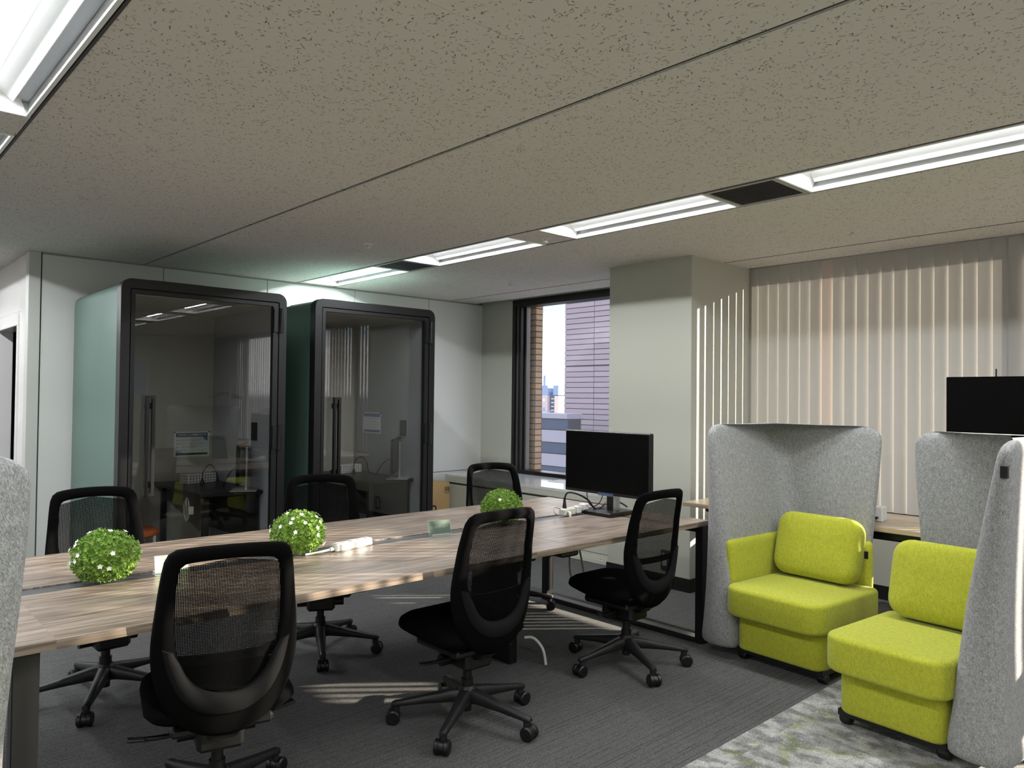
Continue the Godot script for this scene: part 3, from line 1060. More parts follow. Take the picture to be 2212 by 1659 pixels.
# built with x to the right as one faces the door, z towards the viewer
func booth(called: String, label: String, at: Vector3) -> Node3D:
	var t := thing(called, label, "phone booth", at, PI / 2, "phone booths along the panelled wall")
	var st := begin()
	frame(st, rounded(-0.575, 0.03, 0.575, 2.19, [0.02, 0.075, 0.075, 0.02]), rounded(-0.530, 0.075, 0.530, 2.145, [0.01, 0.04, 0.04, 0.01]), 0.0, 1.185)
	put(st, "shell", M.booth_teal, t)
	bx("back_wall", Vector3(-0.535, 0.07, 0.0), Vector3(0.535, 2.15, 0.045), M.booth_felt, t)
	bx("seam", Vector3(-0.53, 1.168, 0.045), Vector3(0.53, 1.172, 0.0465), M.booth_felt_cool, t)
	bx("side_lining", Vector3(0.500, 0.075, 0.045), Vector3(0.531, 2.145, 1.17), M.booth_felt_cool, t)
	bx("side_lining", Vector3(-0.531, 0.075, 0.045), Vector3(-0.500, 2.145, 1.17), M.booth_felt_cool, t)
	bx("ceiling_lining", Vector3(-0.5, 2.10, 0.045), Vector3(0.5, 2.146, 1.17), M.booth_felt, t)
	bx("booth_floor", Vector3(-0.53, 0.05, 0.0), Vector3(0.53, 0.08, 1.18), M.black_base, t)
	bx("plinth", Vector3(-0.55, 0.0, 0.03), Vector3(0.55, 0.04, 1.20), M.black_base, t)
	st = begin()
	frame(st, rounded(-0.585, 0.012, 0.585, 2.202, [0.03, 0.068, 0.068, 0.03]), rounded(-0.527, 0.070, 0.527, 2.138, [0.012, 0.012, 0.012, 0.012]), 1.165, 1.250)
	put(st, "front_frame", M.black_frame, t)
	st = begin()
	frame(st, rounded(-0.520, 0.078, 0.520, 2.130, [0.004, 0.004, 0.004, 0.004], 2), rounded(-0.494, 0.110, 0.480, 2.104, [0.004, 0.004, 0.004, 0.004], 2), 1.205, 1.246)
	var door := put(st, "door_frame", M.black_frame, t)
	bx("pane", Vector3(-0.496, 0.108, 1.222), Vector3(0.482, 2.106, 1.230), M.booth_glass, door)
	# pull handle: flat upright loop
	st = begin()
	frame(st, rounded(-0.428, 0.745, -0.368, 1.420, [0.002, 0.002, 0.002, 0.002], 1), rounded(-0.408, 0.765, -0.388, 1.400, [0.002, 0.002, 0.002, 0.002], 1), 1.262, 1.290)
	box(st, Vector3(-0.420, 0.80, 1.228), Vector3(-0.376, 0.84, 1.264))
	box(st, Vector3(-0.420, 1.33, 1.228), Vector3(-0.376, 1.37, 1.264))
	put(st, "handle", M.plastic_black, door)
	for y in [1.905, 1.02, 0.14]:
		st = begin()
		tube(st, [Vector3(0.535, y, 1.262), Vector3(0.535, y + 0.185, 1.262)], 0.017, 10)
		box(st, Vector3(0.482, y + 0.004, 1.246), Vector3(0.535, y + 0.181, 1.258))
		put(st, "hinge", M.plastic_black, door)
	st = begin()
	X = Transform3D(Basis(), Vector3(0, 2.19, 0))
	var lo := rounded(-0.36, -1.00, 0.12, -0.22, [0.03, 0.03, 0.03, 0.03], 3)
	var hi := rounded(-0.32, -0.96, 0.08, -0.26, [0.03, 0.03, 0.03, 0.03], 3)
	var r0 := PackedVector3Array(); var r1 := PackedVector3Array()
	for p in lo: r0.append(Vector3(p.x, 0.0, -p.y))
	for p in hi: r1.append(Vector3(p.x, 0.055, -p.y))
	loft(st, [r0, r1])
	X = Transform3D()
	put(st, "roof_fan_cover", M.booth_teal, t)
	# desk fixed to the right side wall
	var dk := bx("desk", Vector3(0.02, 0.675, 0.046), Vector3(0.499, 0.70, 1.08), M.desk_black, t, 0.004)
	bx("desk_leg", Vector3(0.06, 0.08, 0.10), Vector3(0.10, 0.675, 0.14), M.desk_black, dk)
	bx("desk_leg", Vector3(0.06, 0.08, 1.00), Vector3(0.10, 0.675, 1.04), M.desk_black, dk)
	bx("modesty_panel", Vector3(0.46, 0.30, 0.10), Vector3(0.48, 0.675, 1.04), M.desk_black, dk)
	bx("socket_plate", Vector3(0.490, 1.075, 0.86), Vector3(0.5005, 1.215, 0.955), M.plastic_black, t, 0.002)
	return t

func build_booth_things():
	var spots := [3.659, 2.247]
	var who := ["the booth farther from the window", "the booth nearer the window"]
	for k in 2:
		var zc: float = spots[k]
		# perforated white tray on the desk
		var t := thing("cable_tray_box", "white perforated cable box on the desk in " + who[k], "box", Vector3(0.32, 0.70, zc - 0.30), 0.25, "perforated boxes in the booths")
		bx("tray", Vector3(-0.06, 0, -0.13), Vector3(0.06, 0.075, 0.13), M.plastic_white, t, 0.004)
		var st := begin()
		for i in 9:
			for j in 3:
				var zz := -0.108 + i * 0.027
				box(st, Vector3(0.0595, 0.012 + j * 0.022, zz - 0.005), Vector3(0.0605, 0.022 + j * 0.022, zz + 0.005))
			if i < 4:
				for j in 3:
					var xx := -0.042 + i * 0.028
					box(st, Vector3(xx - 0.005, 0.012 + j * 0.022, 0.1295), Vector3(xx + 0.005, 0.022 + j * 0.022, 0.1305))
		tag(put(st, "holes", M.joint_dark, t), "", "", "", "stuff")
		# monitor seen edge-on
		t = thing("booth_monitor", "black monitor on a silver post in " + who[k], "monitor", Vector3(1.02, 0.70, zc - 0.33), deg_to_rad([-31.0, -43.0][k]), "monitors in the booths")
		bx("display", Vector3(-0.24, 0.06, -0.055), Vector3(0.24, 0.36, -0.030), M.screen_black, t, 0.004)
		st = begin()
		bar(st, Vector3(0, 0.006, -0.075), Vector3(0, 0.33, -0.075), 0.032, 0.012, Vector3.FORWARD)
		put(st, "post", M.aluminium, t)
		bx("base", Vector3(-0.11, 0, -0.16), Vector3(0.11, 0.008, 0.03), M.aluminium, t, 0.002)
		# cable with a plug
		var mon := t
		X = mon.transform.affine_inverse() * Transform3D(Basis(), Vector3(0.55, 0.70, zc - 0.28))
		st = begin()
		tube(st, curve([Vector3(-0.08, 0.01, 0.0), Vector3(-0.09, 0.10, -0.01), Vector3(-0.03, 0.16, -0.04), Vector3(0.04, 0.12, -0.06), Vector3(0.03, 0.03, -0.09), Vector3(0.09, 0.005, -0.12), Vector3(0.20, 0.006, -0.06), Vector3(0.28, 0.10, -0.07), Vector3(0.36, 0.16, -0.09), Vector3(0.43, 0.15, -0.10)]), 0.0045, 6)
		put(st, "power_cord", M.plastic_black, mon)
		st = begin()
		tube(st, [Vector3(-0.08, 0.0, 0.0), Vector3(-0.08, 0.02, 0.0), Vector3(-0.08, 0.05, 0)], [0.018, 0.014, 0.006], 8)
		put(st, "plug", M.plastic_black, mon)
		X = Transform3D()
		t = thing("hanging_cable", "coil of pale cable hanging under the desk in " + who[k], "cable", Vector3(0.80, 0.675, zc - 0.05), 0.0, "coiled cables under booth desks")
		st = begin()
		var pts := []
		for i in 60:
			var a := TAU * i / 18.0
			pts.append(Vector3(0.035 * sin(a) * (1.0 + 0.35 * sin(a * 0.37)), -0.12 + (0.07 + 0.02 * sin(a * 0.21)) * cos(a), 0.004 * i / 10.0))
		tube(st, pts, 0.0025, 6)
		put(st, "cord", M.plastic_cream, t)
		bx("plug_block", Vector3(0.07, -0.15, -0.01), Vector3(0.10, -0.09, 0.02), M.plastic_cream, t, 0.004)
	# notices
	var m := mat("notice_print", Color(1, 1, 1), 0.8)
	m.albedo_texture = notice_texture(512, 362)
	notice("booth_notice", "white notice with a dark blue heading on the back wall of the first booth", Vector3(0.0965, 1.006, 3.332), 0.297, 0.21, m)
	m = mat("notice_print_side", Color(1, 1, 1), 0.8)
	m.albedo_texture = wide_notice_texture(460, 300)
	notice("booth_notice", "white notice with blue bands on the side wall of the booth nearer the window", Vector3(0.422, 1.175, 1.7485), 0.31, 0.20, m, 0.0)
	# orange chair in the first booth
	var c := thing("orange_chair", "orange chair with white tubular frame inside the booth farther from the window", "chair", Vector3(0.72, 0.08, 3.96), 0.0)
	var st := begin()
	lathe(st, [Vector2(0.0, 0.30), Vector2(0.15, 0.30), Vector2(0.17, 0.315), Vector2(0.17, 0.335), Vector2(0.15, 0.35), Vector2(0.0, 0.352)], 24)
	put(st, "seat", M.orange, c)
	bx("backrest", Vector3(-0.17, 0.50, 0.11), Vector3(0.13, 0.70, 0.14), M.orange, c, 0.012)
	for s in [-1.0, 1.0]:
		st = begin()
		tube(st, curve([Vector3(s * 0.12, 0.0, 0.10), Vector3(s * 0.12, 0.35, 0.12), Vector3(s * 0.12, 0.62, 0.15)]), 0.011, 8)
		put(st, "frame", M.plastic_white, c)
		st = begin()
		tube(st, [Vector3(s * 0.12, 0.0, -0.10), Vector3(s * 0.12, 0.31, -0.10)], 0.011, 8)
		put(st, "leg", M.plastic_white, c)

func notice(called: String, label: String, at: Vector3, w: float, h: float, m: Material, turn := PI / 2):
	var t := thing(called, label, "notice", at, turn)
	var st := begin()
	flat(st)
	var q := [Vector3(-w / 2, -h / 2, 0.001), Vector3(w / 2, -h / 2, 0.001), Vector3(w / 2, h / 2, 0.001), Vector3(-w / 2, h / 2, 0.001)]
	var uv := [Vector2(0, 1), Vector2(1, 1), Vector2(1, 0), Vector2(0, 0)]
	for k in [0, 2, 1, 0, 3, 2]:
		st.set_uv(uv[k])
		v(st, q[k])
	put(st, "print", m, t)
	bx("sheet", Vector3(-w / 2, -h / 2, -0.0005), Vector3(w / 2, h / 2, 0.0005), M.paper, t)
	for s in [-1.0, 1.0]:
		bx("corner_pin", Vector3(s * (w / 2 - 0.004) - 0.006, h / 2 - 0.010, 0.0), Vector3(s * (w / 2 - 0.004) + 0.006, h / 2 + 0.002, 0.004), M.plastic_black, t)

# brush strokes on an image: points in a unit square scaled to a cell
func stroke(im: Image, pts: Array, at: Vector2, size: float, wide: float, c: Color):
	for i in pts.size() - 1:
		var a: Vector2 = at + Vector2(pts[i][0], pts[i][1]) * size
		var b: Vector2 = at + Vector2(pts[i + 1][0], pts[i + 1][1]) * size
		var n := int(a.distance_to(b) * 2.0) + 1
		for k in n + 1:
			var p := a.lerp(b, k / float(n))
			im.fill_rect(Rect2i(int(p.x - wide / 2), int(p.y - wide / 2), int(maxf(wide, 1)), int(maxf(wide, 1))), c)

const GLYPHS := {
	"W": [[[0, .1], [.25, .9], [.5, .3], [.75, .9], [1, .1]]],
	"e": [[[.1, .6], [.85, .6], [.75, .38], [.4, .35], [.12, .6], [.3, .88], [.8, .85]]],
	"b": [[[.15, .05], [.15, .9]], [[.15, .5], [.5, .38], [.85, .6], [.6, .9], [.15, .85]]],
	"bo": [[[.1, .3], [.8, .3]], [[.45, .1], [.45, .9]], [[.3, .5], [.1, .8]], [[.6, .5], [.8, .8]], [[.78, .02], [.84, .14]], [[.9, .0], [.96, .12]]],
	"tsu": [[[.2, .5], [.25, .65]], [[.42, .45], [.47, .6]], [[.75, .45], [.7, .7], [.4, .9]]],
	"ku": [[[.35, .1], [.15, .45]], [[.35, .22], [.85, .22], [.7, .6], [.3, .92]]],
	"su": [[[.15, .15], [.8, .15], [.55, .5], [.1, .9]], [[.55, .5], [.9, .88]]],
	"ri": [[[.5, .05], [.1, .18]], [[.3, .15], [.3, .95]], [[.05, .38], [.55, .38]], [[.3, .45], [.05, .75]], [[.3, .45], [.55, .7]], [[.7, .15], [.7, .65]], [[.92, .05], [.92, .92], [.8, .88]]],
	"you": [[[.15, .1], [.15, .7], [.05, .95]], [[.15, .1], [.9, .1], [.9, .95]], [[.15, .37], [.9, .37]], [[.15, .63], [.9, .63]], [[.52, .1], [.52, .95]]],
	"ni": [[[.15, .1], [.12, .6], [.18, .92]], [[.4, .28], [.85, .26]], [[.4, .75], [.55, .88], [.9, .85]]],
	"tu": [[[.05, .4], [.5, .25], [.85, .35], [.85, .65], [.4, .88]]],
	"i": [[[.15, .2], [.18, .7], [.35, .85]], [[.75, .25], [.88, .65]]],
	"te": [[[.05, .22], [.9, .18], [.5, .4], [.45, .7], [.8, .92]]],
}

func scribble(im: Image, x0: float, x1: float, y: float, h: float, c: Color):
	# a line of writing too small to read
	var x := x0
	while x < x1:
		for s in 4:
			var a := Vector2(rng.randf(), rng.randf())
			var b := Vector2(rng.randf(), a.y) if rng.randf() < 0.5 else Vector2(a.x, rng.randf())
			stroke(im, [[a.x, a.y], [b.x, b.y]], Vector2(x, y), h * 0.85, 2.0, c)
		x += h

func notice_texture(w: int, h: int) -> ImageTexture:
	rng.seed = 3
	var im := Image.create(w, h, false, Image.FORMAT_RGB8)
	im.fill(Color(0.86, 0.88, 0.87))
	var navy := Color(0.10, 0.18, 0.30)
	im.fill_rect(Rect2i(26, 16, w - 52, 60), navy)
	var x := 56.0
	for g in ["W", "e", "b", "bo", "tsu", "ku", "su", "ri", "you", "ni", "tu", "i", "te"]:
		var big := 31.0
		for s in GLYPHS[g]: stroke(im, s, Vector2(x, 30), big if g not in ["W", "e", "b"] else 26.0, 4.0, Color(0.80, 0.84, 0.88))
		x += 32.0 if g not in ["e", "b"] else 27.0
	for y in range(76, 135):
		for xx in range(360, w - 26):
			var d := Vector2(xx - (w - 26), y - 76).length()
			if d < 70.0 - (y - 76) * 0.2: im.set_pixel(xx, y, Color(0.40, 0.55, 0.68))
	for y in range(270, 335):
		for xx in range(26, 190):
			if Vector2(xx - 26, y - 335).length() < 66 + (xx - 26) * 0.35 and y > 262 + (xx - 26) * 0.42: im.set_pixel(xx, y, Color(0.52, 0.66, 0.74))
	im.fill_rect(Rect2i(26, 310, w - 52, 34), Color(0.06, 0.14, 0.18))
	im.fill_rect(Rect2i(26, 318, 150, 26), Color(0.10, 0.24, 0.16))
	var ink := Color(0.10, 0.10, 0.10)
	for k in 4:
		var y := 116.0 + k * 50.0
		if k < 3: im.fill_rect(Rect2i(36, int(y) + 2, 16, 16), Color(0.45, 0.55, 0.58))
		scribble(im, 68, [430, 420, 400, 450][k], y, 19, ink)
	return ImageTexture.create_from_image(im)

func wide_notice_texture(w: int, h: int) -> ImageTexture:
	rng.seed = 4
	var im := Image.create(w, h, false, Image.FORMAT_RGB8)
	im.fill(Color(0.88, 0.89, 0.90))
	im.fill_rect(Rect2i(16, 14, w - 32, 48), Color(0.40, 0.47, 0.62))
	im.fill_rect(Rect2i(16, h - 50, w - 32, 36), Color(0.42, 0.50, 0.64))
	scribble(im, 60, 400, 26, 24, Color(0.75, 0.80, 0.88))
	for k in 4: scribble(im, 44, [390, 360, 400, 370][k], 84 + k * 42, 16, Color(0.38, 0.42, 0.50))
	return ImageTexture.create_from_image(im)

# ==================================================================== cabinet under the bare window
func build_sill_cabinet():
	var t := thing("sill_cabinet", "long pale cabinet with a glossy white top under the bare window", "cabinet", Vector3.ZERO)
	bx("top", Vector3(0.205, 0.572, 0.0), Vector3(2.694, 0.600, 0.675), M.sill_top, t, 0.002)
	bx("lip", Vector3(0.205, 0.520, 0.60), Vector3(2.694, 0.572, 0.673), M.cabinet_paint, t)
	bx("recess", Vector3(0.215, 0.497, 0.02), Vector3(2.694, 0.520, 0.640), M.groove_grey, t)
	bx("end_panel", Vector3(0.200, 0.0, 0.0), Vector3(0.215, 0.600, 0.675), M.cabinet_paint, t, 0.002)
	bx("body", Vector3(0.215, 0.04, 0.02), Vector3(2.694, 0.497, 0.650), M.groove_grey, t)
	var xs := [0.218, 1.215, 2.20, 2.694]
	for i in 3:
		bx("door", Vector3(xs[i] + 0.002, 0.085, 0.650), Vector3(xs[i + 1] - 0.002, 0.497, 0.670), M.cabinet_paint, t, 0.002)
	bx("plinth", Vector3(0.205, 0.0, 0.02), Vector3(2.694, 0.040, 0.700), M.cabinet_paint, t, 0.003)
	bx("plinth_top", Vector3(0.205, 0.040, 0.64), Vector3(2.694, 0.085, 0.664), M.cabinet_paint, t)
	var st := begin()
	for k in 60:
		box(st, Vector3(0.30 + k * 0.039, 0.0402, 0.672), Vector3(0.325 + k * 0.039, 0.0406, 0.694))
	tag(put(st, "vent_slots", M.groove_grey, t), "", "", "", "stuff")

# ==================================================================== bench table
const TX0 := 2.887
const TX1 := 4.223
const TZ0 := 1.811
const TZ1 := 5.311
const TY := 0.72

func build_bench_table():
	var t := thing("bench_table", "long walnut-topped bench table with black loop legs and a cable channel", "table", Vector3.ZERO)
	for q in [[TZ0, 2.999], [3.001, TZ1]]:
		bx("table_top", Vector3(TX0, TY - 0.028, q[0]), Vector3(3.497, TY, q[1]), M.walnut, t, 0.0015)
		bx("table_top", Vector3(3.607, TY - 0.028, q[0]), Vector3(TX1, TY, q[1]), M.walnut, t, 0.0015)
		bx("channel_lid", Vector3(3.500, TY - 0.022, q[0]), Vector3(3.600, TY - 0.006, q[1]), M.cable_tray, t, 0.002)
	for q in [[TZ0, 2.999], [3.001, TZ1]]:
		bx("edge_band", Vector3(TX1, TY - 0.028, q[0]), Vector3(TX1 + 0.001, TY - 0.0005, q[1]), M.walnut_edge, t)
		bx("edge_band", Vector3(TX0 - 0.001, TY - 0.028, q[0]), Vector3(TX0, TY - 0.0005, q[1]), M.walnut_edge, t)
	for q in [[TX0, 3.497], [3.607, TX1]]:
		bx("edge_band", Vector3(q[0], TY - 0.028, TZ1), Vector3(q[1], TY - 0.0005, TZ1 + 0.001), M.walnut_edge, t)
		bx("edge_band", Vector3(q[0], TY - 0.028, TZ0 - 0.001), Vector3(q[1], TY - 0.0005, TZ0), M.walnut_edge, t)
	bx("channel", Vector3(3.42, TY - 0.13, TZ0 + 0.05), Vector3(3.68, TY - 0.03, TZ1 - 0.05), M.metal_dark, t)
	for z in [TZ0 + 0.035, TZ1 - 0.038]:
		for x in [TX0 + 0.03, TX1 - 0.03]:
			bx("leg", Vector3(x - 0.026, 0.0, z - 0.034), Vector3(x + 0.026, TY - 0.028, z + 0.034), M.metal_dark, t, 0.003)
		bx("foot_bar", Vector3(TX0 + 0.056, 0.0, z - 0.034), Vector3(TX1 - 0.056, 0.032, z + 0.034), M.metal_bar, t, 0.003)
		bx("top_bar", Vector3(TX0 + 0.056, TY - 0.07, z - 0.025), Vector3(TX1 - 0.056, TY - 0.028, z + 0.025), M.metal_dark, t)
	for x in [TX0 + 0.30, TX1 - 0.34]:
		bx("side_beam", Vector3(x, TY - 0.075, TZ0 + 0.07), Vector3(x + 0.04, TY - 0.028, TZ1 - 0.07), M.metal_dark, t)
	bx("pedestal", Vector3(3.40, 0.0, 2.90), Vector3(3.725, TY - 0.028, 2.955), M.metal_dark, t, 0.003)
	var st := begin()
	box(st, Vector3(4.10, TY - 0.062, 2.93), Vector3(4.20, TY - 0.028, 3.05), 0.01)
	put(st, "joint_bracket", M.plastic_black, t)
	# cables below
	var c := thing("table_cable", "grey cable hanging in a loop under the table end", "cable", Vector3(3.05, 0.0, 1.95))
	st = begin()
	tube(st, curve([Vector3(0.50, 0.66, 0.25), Vector3(0.40, 0.58, 0.22), Vector3(0.36, 0.36, 0.2), Vector3(0.41, 0.24, 0.2), Vector3(0.48, 0.32, 0.2), Vector3(0.45, 0.52, 0.22), Vector3(0.40, 0.66, 0.22)]), 0.006, 6)
	put(st, "cord", M.strip_metal, c)
	c = thing("floor_cable", "white cable curving from the pedestal to the carpet", "cable", Vector3(3.74, 0.0, 2.86))
	st = begin()
	tube(st, curve([Vector3(0.0, 0.13, 0.0), Vector3(0.04, 0.13, -0.03), Vector3(0.09, 0.08, -0.05), Vector3(0.11, 0.0, -0.055)]), 0.008, 8)
	put(st, "cord", M.plastic_white, c)

# ==================================================================== mesh chairs
func smooth2(pts: Array) -> Array:
	var p := []
	for q in pts: p.append(Vector3(q[0], q[1], 0))
	var out := []
	for q in curve(p, 5): out.append([q.x, q.y])
	return out

func half_outline(raw: Array, n: int) -> PackedVector2Array:
	var pts := smooth2(raw)
	# right half sampled evenly, then the mirrored left half: counter-clockwise from the bottom middle
	var l := [0.0]
	for i in pts.size() - 1: l.append(l[-1] + Vector2(pts[i][0], pts[i][1]).distance_to(Vector2(pts[i + 1][0], pts[i + 1][1])))
	var right := PackedVector2Array()
	for k in n + 1:
		var s: float = l[-1] * k / n
		var i := 0
		while i < pts.size() - 2 and l[i + 1] < s: i += 1
		var f: float = (s - l[i]) / maxf(l[i + 1] - l[i], 1e-6)
		right.append(Vector2(pts[i][0], pts[i][1]).lerp(Vector2(pts[i + 1][0], pts[i + 1][1]), f))
	var out := PackedVector2Array(right)
	for k in range(n - 1, 0, -1): out.append(Vector2(-right[k].x, right[k].y))
	return out

const BACK_OUT := [[0, .345], [.05, .350], [.10, .370], [.145, .405], [.18, .45], [.205, .505], [.219, .565], [.224, .62], [.222, .68], [.214, .76], [.204, .85], [.195, .91], [.189, .93], [.178, .947], [.16, .957], [.12, .963], [.06, .967], [0, .968]]
const BACK_IN := [[0, .490], [.04, .494], [.08, .510], [.112, .540], [.135, .580], [.150, .630], [.158, .69], [.160, .75], [.157, .82], [.152, .875], [.146, .897], [.133, .909], [.10, .915], [.05, .919], [0, .921]]
const BACK_MID := [[0, .425], [.05, .430], [.095, .450], [.135, .487], [.163, .535], [.182, .590], [.193, .645]]

func back_at(u: float, vv: float, off := 0.0) -> Vector3:
	var z := lerp_table([[.34, -0.178], [.38, -0.188], [.42, -0.195], [.48, -0.200], [.56, -0.203], [.66, -0.206], [.80, -0.222], [1.0, -0.262]], vv)
	return Vector3(u, vv, z + 0.95 * u * u + off)

func build_chairs():
	# position of the base, way it faces, turn of the star base (angle of one leg from x towards z)
	var rows := [
		[4.145, 4.695, -104.0, 27.0, "black mesh office chair on the armchair side, nearest the screen at the table end"],
		[4.126, 3.581, -90.0, 57.0, "black mesh office chair in the middle of the table side nearest the armchairs"],
		[4.133, 2.476, -90.0, 26.0, "black mesh office chair at the monitor end, on the armchair side of the table"],
		[2.800, 4.692, 92.0, 28.0, "black mesh office chair in front of the booth farther from the window"],
		[2.873, 3.615, 62.0, 26.0, "black mesh office chair between the two booths and the table"],
		[2.880, 2.230, 74.0, -39.0, "black mesh office chair near the bare window, sun stripes on its back"],
	]
	var first: Node3D
	for q in rows:
		var at := Vector3(q[0], 0, q[1])
		var th := deg_to_rad(q[2])
		var c: Node3D
		if first == null:
			first = make_chair(q[4])
			c = first
			c.position = at
			c.rotation.y = th
		else:
			c = copy_thing(first, "office_chair", q[4], at, th)
		c.get_node("base").rotation.y = -deg_to_rad(q[3]) - th

func make_chair(label: String) -> Node3D:
	var t := thing("office_chair", label, "office chair", Vector3.ZERO, 0.0, "black mesh office chairs")
	var n := 34
	var o := half_outline(BACK_OUT, n)
	var i := half_outline(BACK_IN, n)
	# padded rim of the back
	var st := begin()
	var rings := []
	for k in o.size() + 1:
		var a := o[k % o.size()]
		var b := i[k % i.size()]
		var ring := PackedVector3Array()
		for q in [[0.0, 0.0], [0.12, 0.011], [0.5, 0.016], [0.88, 0.011], [1.0, 0.0], [0.88, -0.014], [0.5, -0.020], [0.12, -0.014]]:
			var p: Vector2 = a.lerp(b, q[0])
			ring.append(back_at(p.x, p.y, q[1]))
		ring.reverse()
		rings.append(ring)
	loft(st, rings, true, false)
	put(st, "back_rim", M.chair_black, t)
	# net
	st = begin()
	st.set_smooth_group(0)
	var half := []
	for p in BACK_IN: half.append([p[1], p[0]])
	var cols := 10
	var rows := 18
	for r in rows:
		for cc in cols:
			var ps := []
			for d in [[0, 0], [1, 0], [1, 1], [0, 1]]:
				var vv := lerpf(0.4903, 0.9208, pow((r + d[1]) / float(rows), 1.0))
				var w := lerp_table(half, vv) + 0.004
				var u := lerpf(-w, w, (cc + d[0]) / float(cols))
				ps.append(Vector2(u, vv))
			var pts := []
			for p in ps: pts.append(back_at(p.x, p.y, -0.002))
			for k in [0, 2, 1, 0, 3, 2]:
				st.set_uv(Vector2(ps[k].x, ps[k].y) / 0.0095)
				v(st, pts[k])
	put(st, "back_net", M.chair_net, t)
	# crescent band on the back of the lower rim
	st = begin()
	var mid := half_outline(BACK_MID, 20)
	var rg := []
	var seq := []
	for k in range(20, -1, -1): seq.append([-1.0, k])
	for k in range(1, 21): seq.append([1.0, k])
	for q in seq:
		var f: float = q[1] / 20.0
		var a := half_point(BACK_MID, f)
		var b := half_point(BACK_IN.slice(0, 6), f)
		b = b.lerp(a, 0.25 * smoothstep(0.8, 1.0, f))
		var ring := PackedVector3Array()
		for e in [[-0.06, -0.018], [0.10, -0.028], [0.55, -0.031], [0.95, -0.022], [1.04, -0.004], [0.5, -0.006]]:
			var p: Vector2 = a.lerp(b, e[0])
			ring.append(back_at(p.x * q[0], p.y, e[1]))
		rg.append(ring)
	loft(st, rg, true, true)
	put(st, "back_band", M.chair_band, t)
	# lumbar bar behind the net and its support arm
	st = begin()
	var lum := []
	for k in 9:
		var u := lerpf(-0.172, 0.172, k / 8.0)
		lum.append(back_at(u, 0.60, 0.006))
	for k in 8: bar(st, lum[k], lum[k + 1], 0.010, 0.030, Vector3.UP)
	put(st, "lumbar_bar", M.plastic_black, t)
	st = begin()
	bar(st, Vector3(0, 0.30, 0.02), Vector3(0, 0.335, -0.13), 0.085, 0.045, Vector3.UP, 0.008)
	bar(st, Vector3(0, 0.325, -0.11), Vector3(0, 0.38, -0.185), 0.10, 0.034, Vector3.FORWARD, 0.006)
	put(st, "back_arm", M.plastic_black, t)
	# seat
	st = begin()
	var sr := []
	for q in [[0.360, 0.15, 0.0], [0.372, 0.055, 0.0], [0.390, 0.018, 0.0], [0.412, 0.0, 0.0], [0.432, 0.004, 0.0], [0.446, 0.022, 0.0], [0.453, 0.055, 0.0], [0.455, 0.12, 0.0]]:
		var ring := PackedVector3Array()
		for p in rounded(-0.235 + q[1], -0.285 + q[1], 0.235 - q[1], 0.175 - q[1], [0.13 - q[1] * 0.5, 0.10 - q[1] * 0.4, 0.10 - q[1] * 0.4, 0.13 - q[1] * 0.5], 7):
			ring.append(Vector3(p.x, q[0] + (0.012 * smoothstep(0.10, 0.28, -p.y) if q[0] > 0.4 else 0.03 * smoothstep(0.05, 0.28, -p.y)), -p.y))
		sr.append(ring)
	loft(st, sr)
	put(st, "seat", M.chair_black, t)
	st = begin()
	box(st, Vector3(-0.16, 0.335, -0.13), Vector3(0.16, 0.372, 0.17), 0.012)
	put(st, "seat_shell", M.plastic_black, t)
	st = begin()
	box(st, Vector3(-0.075, 0.255, -0.09), Vector3(0.075, 0.34, 0.12), 0.014)
	tube(st, [Vector3(-0.125, 0.29, 0.03), Vector3(0.125, 0.29, 0.03)], 0.026, 12)
	put(st, "mechanism", M.plastic_black, t)
	st = begin()
	tube(st, [Vector3(0.09, 0.31, -0.02), Vector3(0.19, 0.315, -0.03), Vector3(0.255, 0.322, -0.035)], 0.008, 8)
	bar(st, Vector3(0.22, 0.318, -0.034), Vector3(0.28, 0.327, -0.037), 0.028, 0.010, Vector3.UP, 0.003)
	put(st, "lever", M.plastic_black, t)
	st = begin()
	tube(st, [Vector3(-0.09, 0.31, 0.05), Vector3(-0.20, 0.31, 0.05)], 0.008, 8)
	bar(st, Vector3(-0.19, 0.31, 0.05), Vector3(-0.27, 0.322, 0.06), 0.034, 0.012, Vector3.UP, 0.003)
	put(st, "lever", M.plastic_black, t)
	st = begin()
	lathe(st, [Vector2(0.0, 0.13), Vector2(0.027, 0.13), Vector2(0.027, 0.195), Vector2(0.020, 0.195), Vector2(0.020, 0.255), Vector2(0.0, 0.255)], 16)
	lathe(st, [Vector2(0.0, 0.055), Vector2(0.022, 0.055), Vector2(0.022, 0.13)], 14)
	put(st, "gas_lift", M.plastic_black, t)
	# five-star base
	st = begin()
	lathe(st, [Vector2(0.0, 0.085), Vector2(0.030, 0.085), Vector2(0.045, 0.095), Vector2(0.043, 0.150), Vector2(0.032, 0.165), Vector2(0.0, 0.165)], 20)
	var base := put(st, "base", M.plastic_char, t)
	var leg: MeshInstance3D
	var cas: MeshInstance3D
